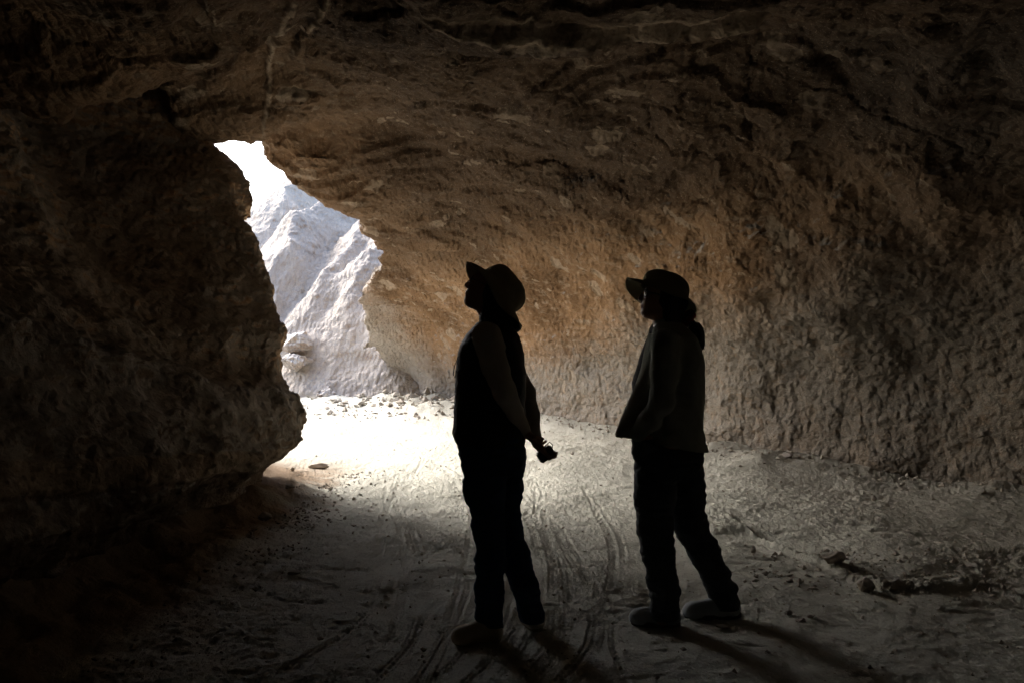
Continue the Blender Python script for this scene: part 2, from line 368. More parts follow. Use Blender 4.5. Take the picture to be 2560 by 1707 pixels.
# ------------------------------------------------------------------ the cave: vault (roof and right wall)
XE = np.array([(-9, 8.2), (8.6, -3.35), (9.0, -3.14), (9.4, -2.97), (9.8, -2.87), (10.5, -2.66), (11, -2.52), (11.8, -2.39), (12.6, -2.3), (13.4, -2.3), (14.4, -2.5), (15.5, -2.95), (16.5, -3.25), (17.3, -3.1), (18.5, -2.95), (21, -2.8)][1:])
HE = np.array([(-4, 3.2), (2, 3.35), (6, 3.4), (8.6, 3.62), (9.1, 3.74), (9.5, 3.50), (10.0, 3.34), (10.6, 3.13), (11, 3.17), (11.8, 3.12), (12.6, 3.0), (13.4, 2.85), (14.4, 2.6), (15.5, 2.25), (16.3, 1.75), (16.9, 1.2), (17.6, .9), (18.5, .4), (21, -.5)])
XR = np.array([(-4, 4.2), (0, 4.9), (4, 5.1), (5.5, 4.9), (6.65, 4.35), (7.95, 3.3), (9.5, 2.4), (11.4, 1.6), (13.5, .4), (15.5, -.6), (17, -1.4), (18.5, -2.4), (21, -4)])
def build_vault():
    h = .09
    fd = Field((-9.6, -3.2, -.6), (7.4, 20.2, 9.2), h); X, Y, Z = fd.grid()
    xe = np.interp(Y, XE[:, 0], XE[:, 1]); he = np.interp(Y, HE[:, 0], HE[:, 1]); xr = np.interp(Y, XR[:, 0], XR[:, 1])
    # roof height: low at its edge, a little higher inside, sagging lip on the left, hump above the people
    H = he + .22*sst(.2, 2.0, X-xe)*sst(8, 10, Y)*sst(15, 12, Y) + .10*np.exp(-((X-1)/2.2)**2-((Y-6)/2.5)**2)
    H = H - .32*np.exp(-((Y-(5.6+.35*(X+6)))/.6)**2)*sst(-2.5, -3.6, X) + .55*sst(.25, 1.1, Y-(5.6+.35*(X+6)))*sst(-3.2, -4.0, X)
    H = H + .28*np.exp(-(np.abs(X+1.6+(Y-6)*.38)/.5)**2)*sst(9, 6.5, Y) - .10*np.exp(-((Y-8.4)/.5)**2)*np.exp(-((X+2.6)/1.2)**2)
    H = H + .16*fbm(X, Y, 0*X, .55, 3, 5)
    dC = (Z-H)*.9
    bulge = .45*np.exp(-((Z-1.0)/.7)**2)*sst(17, 12, Y) - .42*Z + .05
    dR = (X-xr-bulge)*.80
    air = smax(dC, dR, 1.5*sst(17, 13, Y)+.35)
    air = np.maximum(air, (Y*0-2.6-Y)); air = np.maximum(air, -8.8-X)
    air = np.maximum(air, -9-Z)
    xe = xe + .62*sst(12.6, 14.6, Y)*np.maximum(Z-he-.05, 0)
    out = smax((X-xe)*.85, 8.75-.06*(X+3)-Y, .35)
    out = np.maximum(out, -12-X)
    air = smin(air, out, .12)
    fd.f = (-air).astype(np.float32)
    fd.warp(.09, 1.1, 3, 3); fd.warp(.05, 2.6, 11, 2, (1, 1, 2))
    sl = fd.f
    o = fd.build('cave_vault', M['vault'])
    return o
def subd(o, lv):
    m = o.modifiers.new('Subdivision', 'SUBSURF'); m.levels = lv; m.render_levels = lv; m.subdivision_type = 'CATMULL_CLARK'
vault = struct(build_vault()); subd(vault, 2)

# ------------------------------------------------------------------ left rock buttress
SIL = [(552, 382), (582, 459), (614, 523), (641, 598), (659, 690), (681, 706), (700, 764), (726, 845), (722, 915), (750, 968), (758, 1030), (755, 1086), (720, 1121), (684, 1155), (656, 1219), (652, 1250), (650, 1300)]
def build_left():
    rows = []
    for px, py in SIL:
        Yc = 6.9+(1245-py)/863*1.9; x, y, z = P(px+(12 if py < 480 else -6), py, Yc); rows.append((z, x, Yc))
    rows = np.array(rows)[::-1]
    h = .075
    fd = Field((-9.3, -3.1, -.5), (-.6, 10.4, 5.2), h); X, Y, Z = fd.grid()
    xc = np.interp(Z, rows[:, 0], rows[:, 1]); yc = np.interp(Z, rows[:, 0], rows[:, 2])
    t = np.clip(yc-Y, 0, 12)
    zm = 1.02+.20*np.clip(6.3-Y, 0, 4)                       # upper edge of the lower mass
    up = (.30*sst(-.08, .14, Z-zm)+.70*np.clip((Z-zm)/1.25, 0, 1))*sst(.1, 1.6, t)
    xl = xc-.12*sst(0, 3, t)-.10*np.clip(t-3, 0, 8) - up*(1.05+.08*np.clip(Z-zm, 0, 2.5)) + .55*sst(0, 1.2, t)*sst(1.9, .9, t)*sst(2.1, 3.1, Z)*0
    low = sst(1.15, .0, Z)*sst(.3, 2.5, t)
    xl = xl + .12*low*np.sin(Z*2.6)
    # buttress ribs in the upper part, a recess beneath the lip
    xl = xl + .30*np.exp(-((Y-6.1)/.5)**2)*sst(1.6, 2.6, Z) - .28*np.exp(-((Y-5.0)/.55)**2)*sst(1.4, 2.2, Z)
    fl = np.abs(vn(Y*1.9-Z*.5, Z*.45+0*Y, 0*Y+.3, 77))+.6*np.abs(vn(Y*4.1-Z*1.1, Z*.9+0*Y, 0*Y+.7, 78))
    xl = xl-.16*(fl-.5)*sst(.0, .5, Z-zm)*sst(.15, .7, t)
    d1 = (X-xl)*.85
    d2 = (Y-(yc+.15)+.12*(X-xc)*-1)*.8
    d = smax(d1, d2, .5)
    fd.f = (d-.07).astype(np.float32)
    fd.warp(.06, 1.6, 31, 3); fd.warp(.05, 3.6, 41, 2, (1, 1, .8))
    return fd.build('rock_buttress', M['left'])
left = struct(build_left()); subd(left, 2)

# ------------------------------------------------------------------ ground
TR = [[(560, 1760), (900, 1560), (948, 1400), (975, 1250), (1060, 1160), (1150, 1110), (1180, 1060)],
      [(800, 1760), (930, 1620), (985, 1430), (1000, 1300), (985, 1215), (1040, 1150), (1120, 1100)],
      [(900, 1780), (1030, 1600), (1060, 1450), (1030, 1330), (990, 1240), (1010, 1170)],
      [(1010, 1800), (1110, 1600), (1150, 1450), (1180, 1330), (1160, 1230), (1060, 1150), (960, 1110)],
      [(1180, 1800), (1310, 1640), (1350, 1500), (1345, 1380), (1310, 1280), (1240, 1200), (1130, 1140), (1000, 1100)],
      [(1280, 1800), (1400, 1640), (1420, 1500), (1400, 1390), (1340, 1290), (1350, 1230), (1310, 1180), (1200, 1130)],
      [(1400, 1800), (1500, 1640), (1500, 1500), (1440, 1380), (1380, 1290), (1300, 1210), (1180, 1150)],
      [(1180, 1190), (1290, 1210), (1350, 1260), (1362, 1310), (1330, 1370)],
      [(1460, 1220), (1520, 1330), (1530, 1450), (1480, 1600), (1520, 1800)],
      [(1700, 1300), (1850, 1290), (2000, 1280), (2150, 1300), (2300, 1350)],
      [(1080, 1800), (1230, 1640), (1275, 1480), (1270, 1350), (1230, 1250), (1120, 1170)]]
r_ = random.Random(11)
for t_ in [TR[i] for i in (0, 2, 3, 4, 4, 5, 6, 8, 10, 4, 3)]:
    dx_ = r_.uniform(-75, 75); TR.append([(a+dx_*max(.15, (b-1050)/600)+r_.uniform(-8, 8), b+r_.uniform(-6, 6)) for a, b in t_])
def ground_h(X, Y):
    h = .05*fbm2(X, Y, .45, 3, 1) + .016*fbm2(X, Y, 2.2, 4, 9)
    h = h + .40*sst(-1.75, -3.0, X)*sst(9, 7, Y) + .07*sst(-1.35, -2.0, X)*sst(8.2, 6.5, Y)*(1+.8*fbm2(X, Y, 3, 3, 70))
    xr = np.interp(Y, XR[:, 0], XR[:, 1])
    h = h + (.12+.05*fbm2(X, Y, 1.9, 3, 97))*sst(1.1, -.3, xr-X+.35*fbm2(X, Y, .8, 2, 98))*sst(19, 15, Y)
    h = h + .07*sst(2.6, 4.6, X)*sst(8, 5, Y)
    h = h + .22*sst(13.8, 18.5, Y+1.5*fbm2(X, Y, .6, 3, 95))*(1+.25*fbm2(X, Y, 2.5, 3, 96)) + .3*sst(18, 26, Y)
    # crumbling berm on the right
    bx = np.array([G(1860, 1325), G(1960, 1385), G(2080, 1440), (G(2200, 1480)), G(2330, 1490), G(2450, 1470), G(2560, 1510)])
    o = np.argsort(bx[:, 0]); yb = np.interp(X, bx[o, 0], bx[o, 1])
    u = Y-yb; w = sst(1.15, 1.7, X)*sst(3.2, 2.2, X)
    h = h + w*(.032*np.exp(-(np.maximum(u, 0)/.35)**2)*sst(-.10, .0, u)*(1+.5*fbm2(X, Y, 6, 3, 21))
               + .018*np.exp(-(u/.10)**2)*np.abs(fbm2(X, Y, 17, 3, 22)))
    return h
def build_ground():
    ys = [2.35]
    while ys[-1] < 24: ys.append(ys[-1]+max(.0065, ys[-1]**2/1059*.85))
    ys = list(np.linspace(-8, 2.3, 50)) + ys + list(np.geomspace(24.6, 120, 24))
    ys = np.array(ys)
    ac = np.linspace(-1, 1, 1101)*.74
    ext = np.geomspace(.02, 1, 30)
    A = []
    for y in ys:
        Ys = min(max(y, 2.45), 30); w = .74*Ys; e = ext*(90-w)
        A.append(np.concatenate([-(w+e[::-1]), ac*Ys, w+e]))
    X = np.array(A); Y = np.repeat(ys[:, None], X.shape[1], 1)
    h = ground_h(X, Y)
    near = (Y < 12) & (Y > 2.2) & (np.abs(X) < 6)
    x, y = X[near], Y[near]; hh = np.zeros_like(x)
    smooth = .35+.65*sst(-.25, .35, fbm2(x, y, 1.5, 3, 60))
    # lumps, scuffs and half trodden prints
    hh += smooth*(.0065*fbm2(x, y*1.4, 9, 4, 13, .6) + .0048*fbm2(x, y, 34, 3, 15))
    sc = fbm2(x*.8+.3*y, y*2.2, 6, 3, 51); hh -= .010*sst(.35, .95, sc)*sst(.0, .3, fbm2(x, y, 2, 2, 52))
    msk = np.zeros_like(x)
    for i, tr in enumerate(TR):
        g = np.array([G(*p) for p in tr])
        m = len(g); tt = np.linspace(0, m-1, (m-1)*14+1)      # Catmull-Rom
        gp = np.vstack([2*g[0]-g[1], g, 2*g[-1]-g[-2]]); k = np.minimum(tt.astype(int), m-2); f = (tt-k)[:, None]
        p0, p1, p2, p3 = gp[k], gp[k+1], gp[k+2], gp[k+3]
        c = .5*((2*p1)+(-p0+p2)*f+(2*p0-5*p1+4*p2-p3)*f*f+(-p0+3*p1-3*p2+p3)*f**3)
        bestd = np.full(x.shape, 9.); bests = np.zeros_like(x); s0 = 0
        for a, b in zip(c[:-1], c[1:]):
            L = np.hypot(*(b-a))+1e-9; dx, dy = (b-a)/L
            q = np.nonzero((np.abs(x-(a[0]+b[0])/2) < L/2+.12) & (np.abs(y-(a[1]+b[1])/2) < L/2+.12))[0]
            t = np.clip((x[q]-a[0])*dx+(y[q]-a[1])*dy, 0, L)
            ex, ey = x[q]-a[0]-t*dx, y[q]-a[1]-t*dy
            dist = np.hypot(ex, ey)*np.sign(ex*-dy+ey*dx)
            bt = np.abs(dist) < np.abs(bestd[q]); q = q[bt]; bestd[q] = dist[bt]; bests[q] = s0+t[bt]; s0 += L
        w = .021+.004*(i % 3); d = np.abs(bestd)
        fade = sst(-.5, -.05, fbm2(x, y, 1.3, 2, 80+i))
        inn = sst(w, w-.008, d)*fade
        per = .038+.004*(i % 4)
        tread = np.sin(2*math.pi*(bests+.6*d*(1 if i % 2 else -1))/per)*sst(.004, .010, np.abs(d-w*.45))
        hh = hh*(1-.7*inn) - .004*inn + .0085*tread*inn + .0014*np.exp(-((d-w-.007)/.008)**2)*fade
        msk = np.maximum(msk, inn)
    h[near] += hh
    mid = Y >= 12
    h[mid] += .012*fbm2(X[mid], Y[mid], 4, 3, 90)
    nr, nc = X.shape; idx = np.arange(nr*nc).reshape(nr, nc)
    Q = np.stack([idx[:-1, :-1], idx[:-1, 1:], idx[1:, 1:], idx[1:, :-1]], -1).reshape(-1, 4)
    return mesh_obj('ground', np.stack([X, Y, h], -1).reshape(-1, 3), Q, M['ground'])
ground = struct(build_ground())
def gz(x, y): return float(ground_h(np.array([float(x)]), np.array([float(y)]))[0])

# ------------------------------------------------------------------ slopes outside
def build_hill():
    xs = np.arange(-34, 6, .13); ys = np.arange(16.2, 48, .13)
    X, Y = np.meshgrid(xs, ys, indexing='ij')
    Z = np.full(X.shape, -3.0)
    ridges = [   # px, py, depth of crest points; slope of the two sides
        ([(470, 690, 28), (560, 615, 28), (620, 548, 28.5), (660, 514, 29), (700, 476, 30), (745, 440, 33), (800, 370, 40)], .95, 1.5),
        ([(600, 760, 19.6), (655, 690, 20.3), (700, 612, 21), (740, 575, 21.7), (780, 527, 22.5), (840, 490, 25), (930, 430, 31)], 1.0, 1.9),
        ([(740, 860, 18.6), (790, 760, 19.3), (840, 670, 20.2), (885, 600, 21.5), (950, 520, 24)], 1.15, 1.5),
        ([(800, 985, 17.0), (838, 900, 17.8), (862, 800, 18.5), (892, 700, 19.3), (935, 620, 20.6), (1000, 520, 23)], 1.2, 1.2),
        ([(680, 1010, 17.4), (720, 930, 18.2), (735, 880, 18.9), (760, 800, 20)], 1.2, 1.4),
        ([(870, 985, 17.2), (910, 930, 18.0), (950, 850, 18.8), (980, 740, 20)], 1.4, 1.4)]
    wx = X+.45*fbm2(X, Y, .35, 3, 3)+.15*fbm2(X, Y, 1.6, 2, 5); wy = Y+.45*fbm2(X, Y, .35, 3, 4)
    for pts, sa, sb in ridges:
        p = np.array([P(*q) for q in pts]); best = np.full(X.shape, -9.0)
        for a, b in zip(p[:-1], p[1:]):
            d = b[:2]-a[:2]; L2 = (d*d).sum(); t = np.clip(((wx-a[0])*d[0]+(wy-a[1])*d[1])/L2, 0, 1)
            ex, ey = wx-a[0]-t*d[0], wy-a[1]-t*d[1]; dist = np.hypot(ex, ey)
            side = ex*-d[1]+ey*d[0]
            z = a[2]+t*(b[2]-a[2])-dist*np.where(side > 0, sa, sb)
            best = np.maximum(best, z)
        Z = smax(Z, best, .25)
    Z = Z + .10*fbm2(X, Y, .9, 4, 7) + .05*np.abs(fbm2(X+.7*Y, Y-.7*X, 2.2, 3, 8))
    nr, nc = X.shape; idx = np.arange(nr*nc).reshape(nr, nc)
    Q = np.stack([idx[:-1, :-1], idx[1:, :-1], idx[1:, 1:], idx[:-1, 1:]], -1).reshape(-1, 4)
    keep = (Z.reshape(-1)[Q] > -.8).any(1)
    return mesh_obj('hill', np.stack([X, Y, Z], -1).reshape(-1, 3), Q[keep], M['hill'])
hill = struct(build_hill()); subd(hill, 2)

# ------------------------------------------------------------------ loose rocks
def stone(name, px, py, wpx, hpx, label, seed, Y=None, mat='stone', cat='stone', group=None, flat=1.0, sub=4, rotz=0, lift=0):
    if Y is None: x, y = G(px, py); Y = y; z = gz(x, y)
    else: x, y, z = P(px, py, Y)
    w = wpx/F*Y/2; hh = hpx/F*Y/2; r = random.Random(seed)
    bm = bmesh.new(); bmesh.ops.create_icosphere(bm, subdivisions=sub, radius=1)
    co = np.array([v.co[:] for v in bm.verts])
    for i in range(9):      # knock flat facets off the ball
        nrm = np.array([r.gauss(0, 1) for _ in range(3)]); nrm /= np.linalg.norm(nrm); lim = r.uniform(.55, .85)
        dd = co@nrm; co = co-np.outer(np.maximum(dd-lim, 0)*.85, nrm)
    co = co*(1+.10*fbm(co[:, 0], co[:, 1], co[:, 2], 1.8, 4, seed)[:, None])
    co = co*np.array([w, w*r.uniform(.7, .95)*flat, hh])
    c, s = math.cos(rotz), math.sin(rotz); co = np.stack([co[:, 0]*c-co[:, 1]*s, co[:, 0]*s+co[:, 1]*c, co[:, 2]], 1)
    faces = [[v.index for v in f.verts] for f in bm.faces]; bm.free()
    o = mesh_obj(name, co+np.array([0, 0, hh*.72]), faces, M[mat]); o.location = (x, y, z+lift)
    return tag(o, label, cat, group)
stone('boulder', 748, 880, 112, 74, 'big rounded pale boulder, the upper one wedged between dark buttress and slope', 5, 18.3, 'boulder', 'boulder', 'boulders at the foot of the slope', sub=5)
stone('boulder', 744, 928, 92, 66, 'smaller pale boulder directly under the big rounded one outside', 8, 17.9, 'boulder', 'boulder', 'boulders at the foot of the slope', sub=5)
stone('boulder', 818, 1000, 84, 40, 'low orange tinted rock block at the foot of the outer slope', 12, 17.2, 'boulder', 'boulder', None, sub=5)
S = 'loose stones on the cave floor'
stone('stone', 2082, 1440, 76, 40, 'flat tilted slab of stone at the berm edge, left of the round stone', 21, group=S, flat=.7, rotz=.3)
stone('stone', 2165, 1488, 46, 50, 'round fist sized stone with a long shadow on the right floor', 22, group=S)
stone('stone', 1808, 1578, 52, 14, 'thin pale flat stone just behind the heel of the jacket wearer', 23, group=S, flat=.6)
stone('stone', 1972, 1548, 26, 16, 'small angular stone left of the paired pebbles', 24, group=S)
stone('stone', 2003, 1570, 30, 20, 'darker stone of the pair lying below the round stone', 25, group=S)
stone('stone', 2028, 1556, 28, 14, 'pale flatter stone of the pair lying below the round stone', 26, group=S)
stone('stone', 1971, 1172, 34, 16, 'pale stone at the foot of the right wall', 27, group=S)
stone('stone', 2187, 1252, 18, 18, 'tiny upright pale stone alone on the right floor', 28, group=S)
stone('stone', 1884, 1388, 16, 26, 'small narrow upright stone at the left end of the berm', 29, group=S)
stone('stone', 731, 1200, 14, 14, 'brown cube like stone in the bright strip by the buttress', 30, group=S)
stone('stone', 753, 1195, 9, 8, 'tiny stone right of the brown one by the buttress', 31, group=S)
stone('stone', 759, 1287, 11, 9, 'small dark stone on the floor right of the buttress foot', 32, group=S)
stone('stone', 706, 1334, 20, 14, 'dark stone in the debris below the buttress foot', 33, group=S)
stone('stone', 662, 1318, 40, 26, 'largest reddish lump in the debris against the buttress foot', 34, group=S)
stone('stone', 724, 1246, 34, 16, 'reddish clod in the shadow line beside the buttress foot', 35, group=S)
stone('stone', 736, 1438, 42, 12, 'low dark clod half buried in the left floor', 36, group=S)
stone('stone', 1431, 1146, 14, 12, 'stone between the two people far off on the bright floor', 37, group=S)
stone('stone', 1405, 1152, 8, 6, 'pebble left of the far stone between the two people', 38, group=S)
stone('stone', 800, 1172, 62, 18, 'wide low clod catching light at the edge of the bright floor', 39, group=S, flat=.5)

# crumbs nobody could count
def crumbs():
    V = []; Q = []
    base = np.array([(1, 0, 0), (-1, 0, 0), (0, 1, 0), (0, -1, 0), (0, 0, 1), (0, 0, -1)], float)
    tri = [(0, 2, 4), (2, 1, 4), (1, 3, 4), (3, 0, 4), (2, 0, 5), (1, 2, 5), (3, 1, 5), (0, 3, 5)]
    pts = []
    for _ in range(2600):
        y = random.uniform(2.6, 11)**1.0; x = random.uniform(-.5, .68)*y
        pts.append((x, y, random.choice((.003, .004, .005, .006, .009, .013))))
    for _ in range(1500):     # debris along the walls and the berm
        k = random.random()
        if k < .4: y = random.uniform(3, 8); x = -1.72+abs(random.gauss(0, .22))
        elif k < .75:
            y = random.uniform(5.5, 15); x = np.interp(y, XR[:, 0], XR[:, 1])-abs(random.gauss(.2, .45))
        else:
            p = G(random.uniform(1860, 2540), random.uniform(1380, 1500)); x, y = p
        pts.append((x, y, random.choice((.004, .006, .008, .011, .018))))
    for _ in range(260):
        y = random.uniform(5.6, 14); x = np.interp(y, XR[:, 0], XR[:, 1])-random.gauss(.05, .18); pts.append((x, y, random.choice((.010, .014, .018, .024, .032))))
    for _ in range(900):
        y = random.uniform(12.5, 19); x = random.uniform(-4.6, 1.2)
        pts.append((x, y, random.choice((.015, .02, .03, .045, .07, .10))*sst(12, 17, np.array(y))+.008))
    zz = ground_h(np.array([p[0] for p in pts]), np.array([p[1] for p in pts]))
    for (x, y, s), z in zip(pts, zz):
        a = random.random()*6.28; b = base*np.array([s*random.uniform(.7, 1.4), s*random.uniform(.6, 1), s*random.uniform(.4, .9)])
        b += RNG.normal(0, s*.18, b.shape)
        R_ = np.array([[math.cos(a), -math.sin(a), 0], [math.sin(a), math.cos(a), 0], [0, 0, 1]])
        i = len(V); V.extend(b@R_.T+np.array([x, y, z+s*.3])); Q.extend([tuple(i+q for q in f) for f in tri])
    o = mesh_obj('gravel', V, Q, M['crumb'], smooth=False); o['kind'] = 'stuff'
    o['label'] = 'fine crumbs and gravel scattered over the dusty cave floor'; o['category'] = 'gravel'
crumbs()

# ------------------------------------------------------------------ people
def head_axes(pitch, yaw=0):      # forward is -X, side is Y; pitch looks up
    f = np.array([-math.cos(pitch), 0, math.sin(pitch)]); u = np.array([math.sin(pitch), 0, math.cos(pitch)])
    c, s = math.cos(yaw), math.sin(yaw); Rz = np.array([[c, -s, 0], [s, c, 0], [0, 0, 1]])
    f = Rz@f; u = Rz@u; return f, np.cross(u, f), u
def add_head(fd, c, ax, sc=1.0):
    f, s, u = ax; c = np.array(c); Mx = np.stack([f, s, u], 1)
    def p(a, b, d): return c+(f*a+s*b+u*d)*sc
    fd.ell(p(-.012, 0, .022), np.array((.098, .077, .098))*sc, Mx, .01)     # skull
    fd.ell(p(.035, 0, -.035), np.array((.058, .060, .075))*sc, Mx, .03)     # face
    fd.ell(p(.058, 0, -.092), np.array((.026, .026, .020))*sc, Mx, .025)    # chin
    for b in (-1, 1):
        fd.cone(p(-.005, b*.055, -.055), p(.052, b*.022, -.093), .016*sc, .015*sc, .025)   # jaw
        fd.ell(p(.066, b*.033, -.033), np.array((.017, .018, .014))*sc, Mx, .015)          # cheek
        fd.ell(p(.071, b*.031, .004), np.array((.010, .014, .010))*sc, Mx, .006)           # eye
        fd.ell(p(-.010, b*.077, -.010), np.array((.015, .008, .030))*sc, Mx, .006)         # ear
    fd.cone(p(.080, -.028, .020), p(.080, .028, .020), .009*sc, .009*sc, .015)             # brow
    fd.cone(p(.086, 0, .010), p(.103, 0, -.030), .008*sc, .011*sc, .012)                   # nose
    fd.ell(p(.096, 0, -.036), np.array((.013, .016, .008))*sc, Mx, .006)
    fd.ell(p(.088, 0, -.057), np.array((.009, .021, .006))*sc, Mx, .005)                   # lips
    fd.ell(p(.085, 0, -.068), np.array((.009, .018, .006))*sc, Mx, .005)
def add_hand(fd, wrist, d, side, nrm, curl, sc=1.0, thumb=1, spread=.12):
    # d: towards the fingers, side: across the palm, nrm: out of the palm (the way fingers curl)
    d, side, nrm = [np.array(q, float)/np.linalg.norm(q) for q in (d, side, nrm)]; w = np.array(wrist, float)
    Mx = np.stack([d, side, nrm], 1)
    fd.cone(w, w+d*.03*sc, .022*sc, .026*sc, .015)
    fd.ell(w+d*.052*sc, np.array((.050, .040, .016))*sc, Mx, .012)
    for i, (o, L, r) in enumerate(((-.028, .072, .0082), (-.009, .082, .0086), (.010, .076, .0083), (.028, .060, .0074))):
        p0 = w+d*(.085-abs(o)*.3)*sc+side*o*sc; ang = 0; q = p0; seg = (.45, .32, .23)
        for k_, fr in enumerate(seg):
            ang += curl[i] if k_ else curl[i]*.6
            dd = d*math.cos(ang)+nrm*math.sin(ang)+side*spread*(o/.03)
            q2 = q+dd/np.linalg.norm(dd)*L*fr*sc; fd.cone(q, q2, (r-.0007*k_)*sc, (r-.0007*(k_+1))*sc, .004); q = q2
    a = w+d*.025*sc-side*.030*sc*thumb; b = a+(d*.7-side*.6*thumb+nrm*.35)*.038*sc; c = b+(d*.85-side*.1*thumb+nrm*.5)*.030*sc; e = c+(d*.8+nrm*.6)*.022*sc
    fd.cone(a, b, .014*sc, .0115*sc, .012); fd.cone(b, c, .0105*sc, .0095*sc, .006); fd.cone(c, e, .0095*sc, .008*sc, .004)
def hatclip(fd, c, axis, fwd, a, b, hgt):       # keep head and hair inside the crown
    ax = np.array(axis)/np.linalg.norm(axis); f = np.array(fwd, float); f -= ax*(f@ax); f /= np.linalg.norm(f); s = np.cross(ax, f); c = np.array(c)
    def fn(X, Y, Z):
        x, y, z = X-c[0], Y-c[1], Z-c[2]
        u, v, w_ = [x*k[0]+y*k[1]+z*k[2] for k in (f, s, ax)]
        d = (np.sqrt((u/(a-.008))**2+(v/(b-.008))**2+(np.maximum(w_, 0)/(hgt-.010))**2)-1)*.09
        far = np.abs(u)+np.abs(v)+np.abs(w_) > .5
        return np.where((w_ > -.004) & ~far, d, -1)
    fd.clip(fn)
def hat(c, axis, fwd, a, b, hgt, mat, parent, base, brim=.075, front=0.0, side=.5, back=.2, name='hat', seed=1):
    # crown and brim are one lathe-like shell; front, side, back: how far the brim bends down there
    ax = np.array(axis)/np.linalg.norm(axis); f = np.array(fwd, float); f -= ax*(f@ax); f /= np.linalg.norm(f); s = np.cross(ax, f); c = np.array(c)
    na = 96; prof = []
    for i in range(15):                     # crown, from the apex down
        t = max(.03, i/14*math.pi/2); prof.append((math.sin(t)**.75, math.cos(t)**.62, 0))
    for i in range(1, 13): prof.append((1, 0, i/12))
    V = []; 
    for r, z, w in prof:
        for j in range(na):
            th = 2*math.pi*j/na; cf, sf = math.cos(th), math.sin(th)
            dn = front*max(cf, 0)**2+side*sf*sf+back*max(-cf, 0)**2
            wob = .10*math.sin(3*th+seed)+.07*math.sin(5*th+seed*2.3)
            ang = dn+wob*w; L = brim*w*(1+.10*max(cf, 0))
            dent = 1+.03*math.sin(2*th+seed)*z*r+.02*math.sin(7*th+seed+z*4)
            rad_a = a*r*dent+math.cos(ang*(.5+.5*w))*L; rad_b = b*r*dent+math.cos(ang*(.5+.5*w))*L
            hh = hgt*z*(1+.05*math.sin(3*th+1)*min(1, r)) - math.sin(ang*(.5+.5*w))*L + (.004 if .02 < w < .12 else 0)
            V.append(c+f*cf*rad_a+s*sf*rad_b+ax*hh)
    Q = []
    for i in range(len(prof)-1):
        for j in range(na): Q.append((i*na+j, i*na+(j+1) % na, (i+1)*na+(j+1) % na, (i+1)*na+j))
    Q.append(tuple(range(na))[::-1])
    o = mesh_obj(name, V, [tuple(q[::-1]) for q in Q], mat, parent, base)
    sm = o.modifiers.new('Solidify', 'SOLIDIFY'); sm.thickness = .003; sm.offset = 0
    return o
def tube(name, pts, r, mat, parent, base, seg=8):
    V = []; Q = []; pts = [np.array(p, float) for p in pts]
    for i, p in enumerate(pts):
        t = pts[min(i+1, len(pts)-1)]-pts[max(i-1, 0)]; t /= np.linalg.norm(t)+1e-9
        a = np.cross(t, (.3, .2, .9)); a /= np.linalg.norm(a); b = np.cross(t, a); rr = r[i] if hasattr(r, '__len__') else r
        for j in range(seg): th = 2*math.pi*j/seg; V.append(p+(a*math.cos(th)+b*math.sin(th))*rr)
    for i in range(len(pts)-1):
        for j in range(seg): Q.append((i*seg+j, i*seg+(j+1) % seg, (i+1)*seg+(j+1) % seg, (i+1)*seg+j))
    Q.append(tuple(range(seg))[::-1]); Q.append(tuple((len(pts)-1)*seg+j for j in range(seg)))
    return mesh_obj(name, V, Q, mat, parent, base)
def shoe(heel, toe, w, hgt, mat, smat, parent, base, ankle, ar=.043):
    heel = np.array(heel, float); toe = np.array(toe, float); L = np.linalg.norm((toe-heel)[:2]); d = (toe-heel)/np.linalg.norm(toe-heel)
    s = np.array([-d[1], d[0], 0.]); s /= np.linalg.norm(s); z = np.array([0, 0, 1.])
    lo = np.minimum(np.minimum(heel, toe), ankle)-.12; hi = np.maximum(np.maximum(heel, toe), ankle)+.12
    fd = Field(lo, hi, .005)
    def p(t, a, h_): return heel+d*L*t+s*a+z*h_
    fd.cone(p(.16, 0, .040), p(.42, 0, .042), .036*w, .036*w, .03)
    fd.cone(p(.42, 0, .040), p(.84, 0.0, .032), .037*w, .040*w, .03)
    fd.ell(p(.84, 0, .030), (L*.16, .042*w, .030), np.stack([d, s, z], 1), .03)
    fd.cone(p(.20, 0, .06), np.array(ankle, float), .036*w, ar, .03)
    fd.cone(p(.30, 0, .075), p(.66, 0, .052), .024, .022, .03)
    fd.clip(lambda X, Y, Z: heel[2]+.014+0*X+0*Y-Z)
    up = fd.build('shoe', mat, parent, base)
    # sole slab, following the foot's outline
    V = []; Q = []; n = 40
    for k, (zz, gr) in enumerate(((0, .96), (.004, 1.0), (.020, 1.0), (.026, .97))):
        for j in range(n):
            th = 2*math.pi*j/n; c_, s_ = math.cos(th), math.sin(th)
            t = .5+.5*c_; ww = (.036+.010*sst(.3, .8, np.array(t)))*w
            V.append(p(.5+.51*c_*gr, (abs(s_)**.7)*math.copysign(1, s_)*ww*gr, zz+.006*max(0, c_-.6)))
    for k in range(3):
        for j in range(n): Q.append((k*n+j, k*n+(j+1) % n, (k+1)*n+(j+1) % n, (k+1)*n+j))
    Q.append(tuple(range(n))[::-1]); Q.append(tuple(3*n+j for j in range(n)))
    mesh_obj('sole', V, Q, smat, up, None if base is None else base)
    for i in range(4):
        t = .46+.085*i; h_ = .098-.018*i-.004
        tube('lace', [p(t, -.026, h_-.010), p(t+.012, -.012, h_+.004), p(t+.02, .012, h_+.004), p(t+.008, .026, h_-.010)], .0028, M['lace'], up, base, 6)
    return up

def person(Yp, kind):
    pass
def px_row(Yp, y, xf, xb, yc, yw):
    return (CH-(y-853.5)/F*Yp, (xf-1280)/F*Yp, (xb-1280)/F*Yp, Yp+yc, yw)

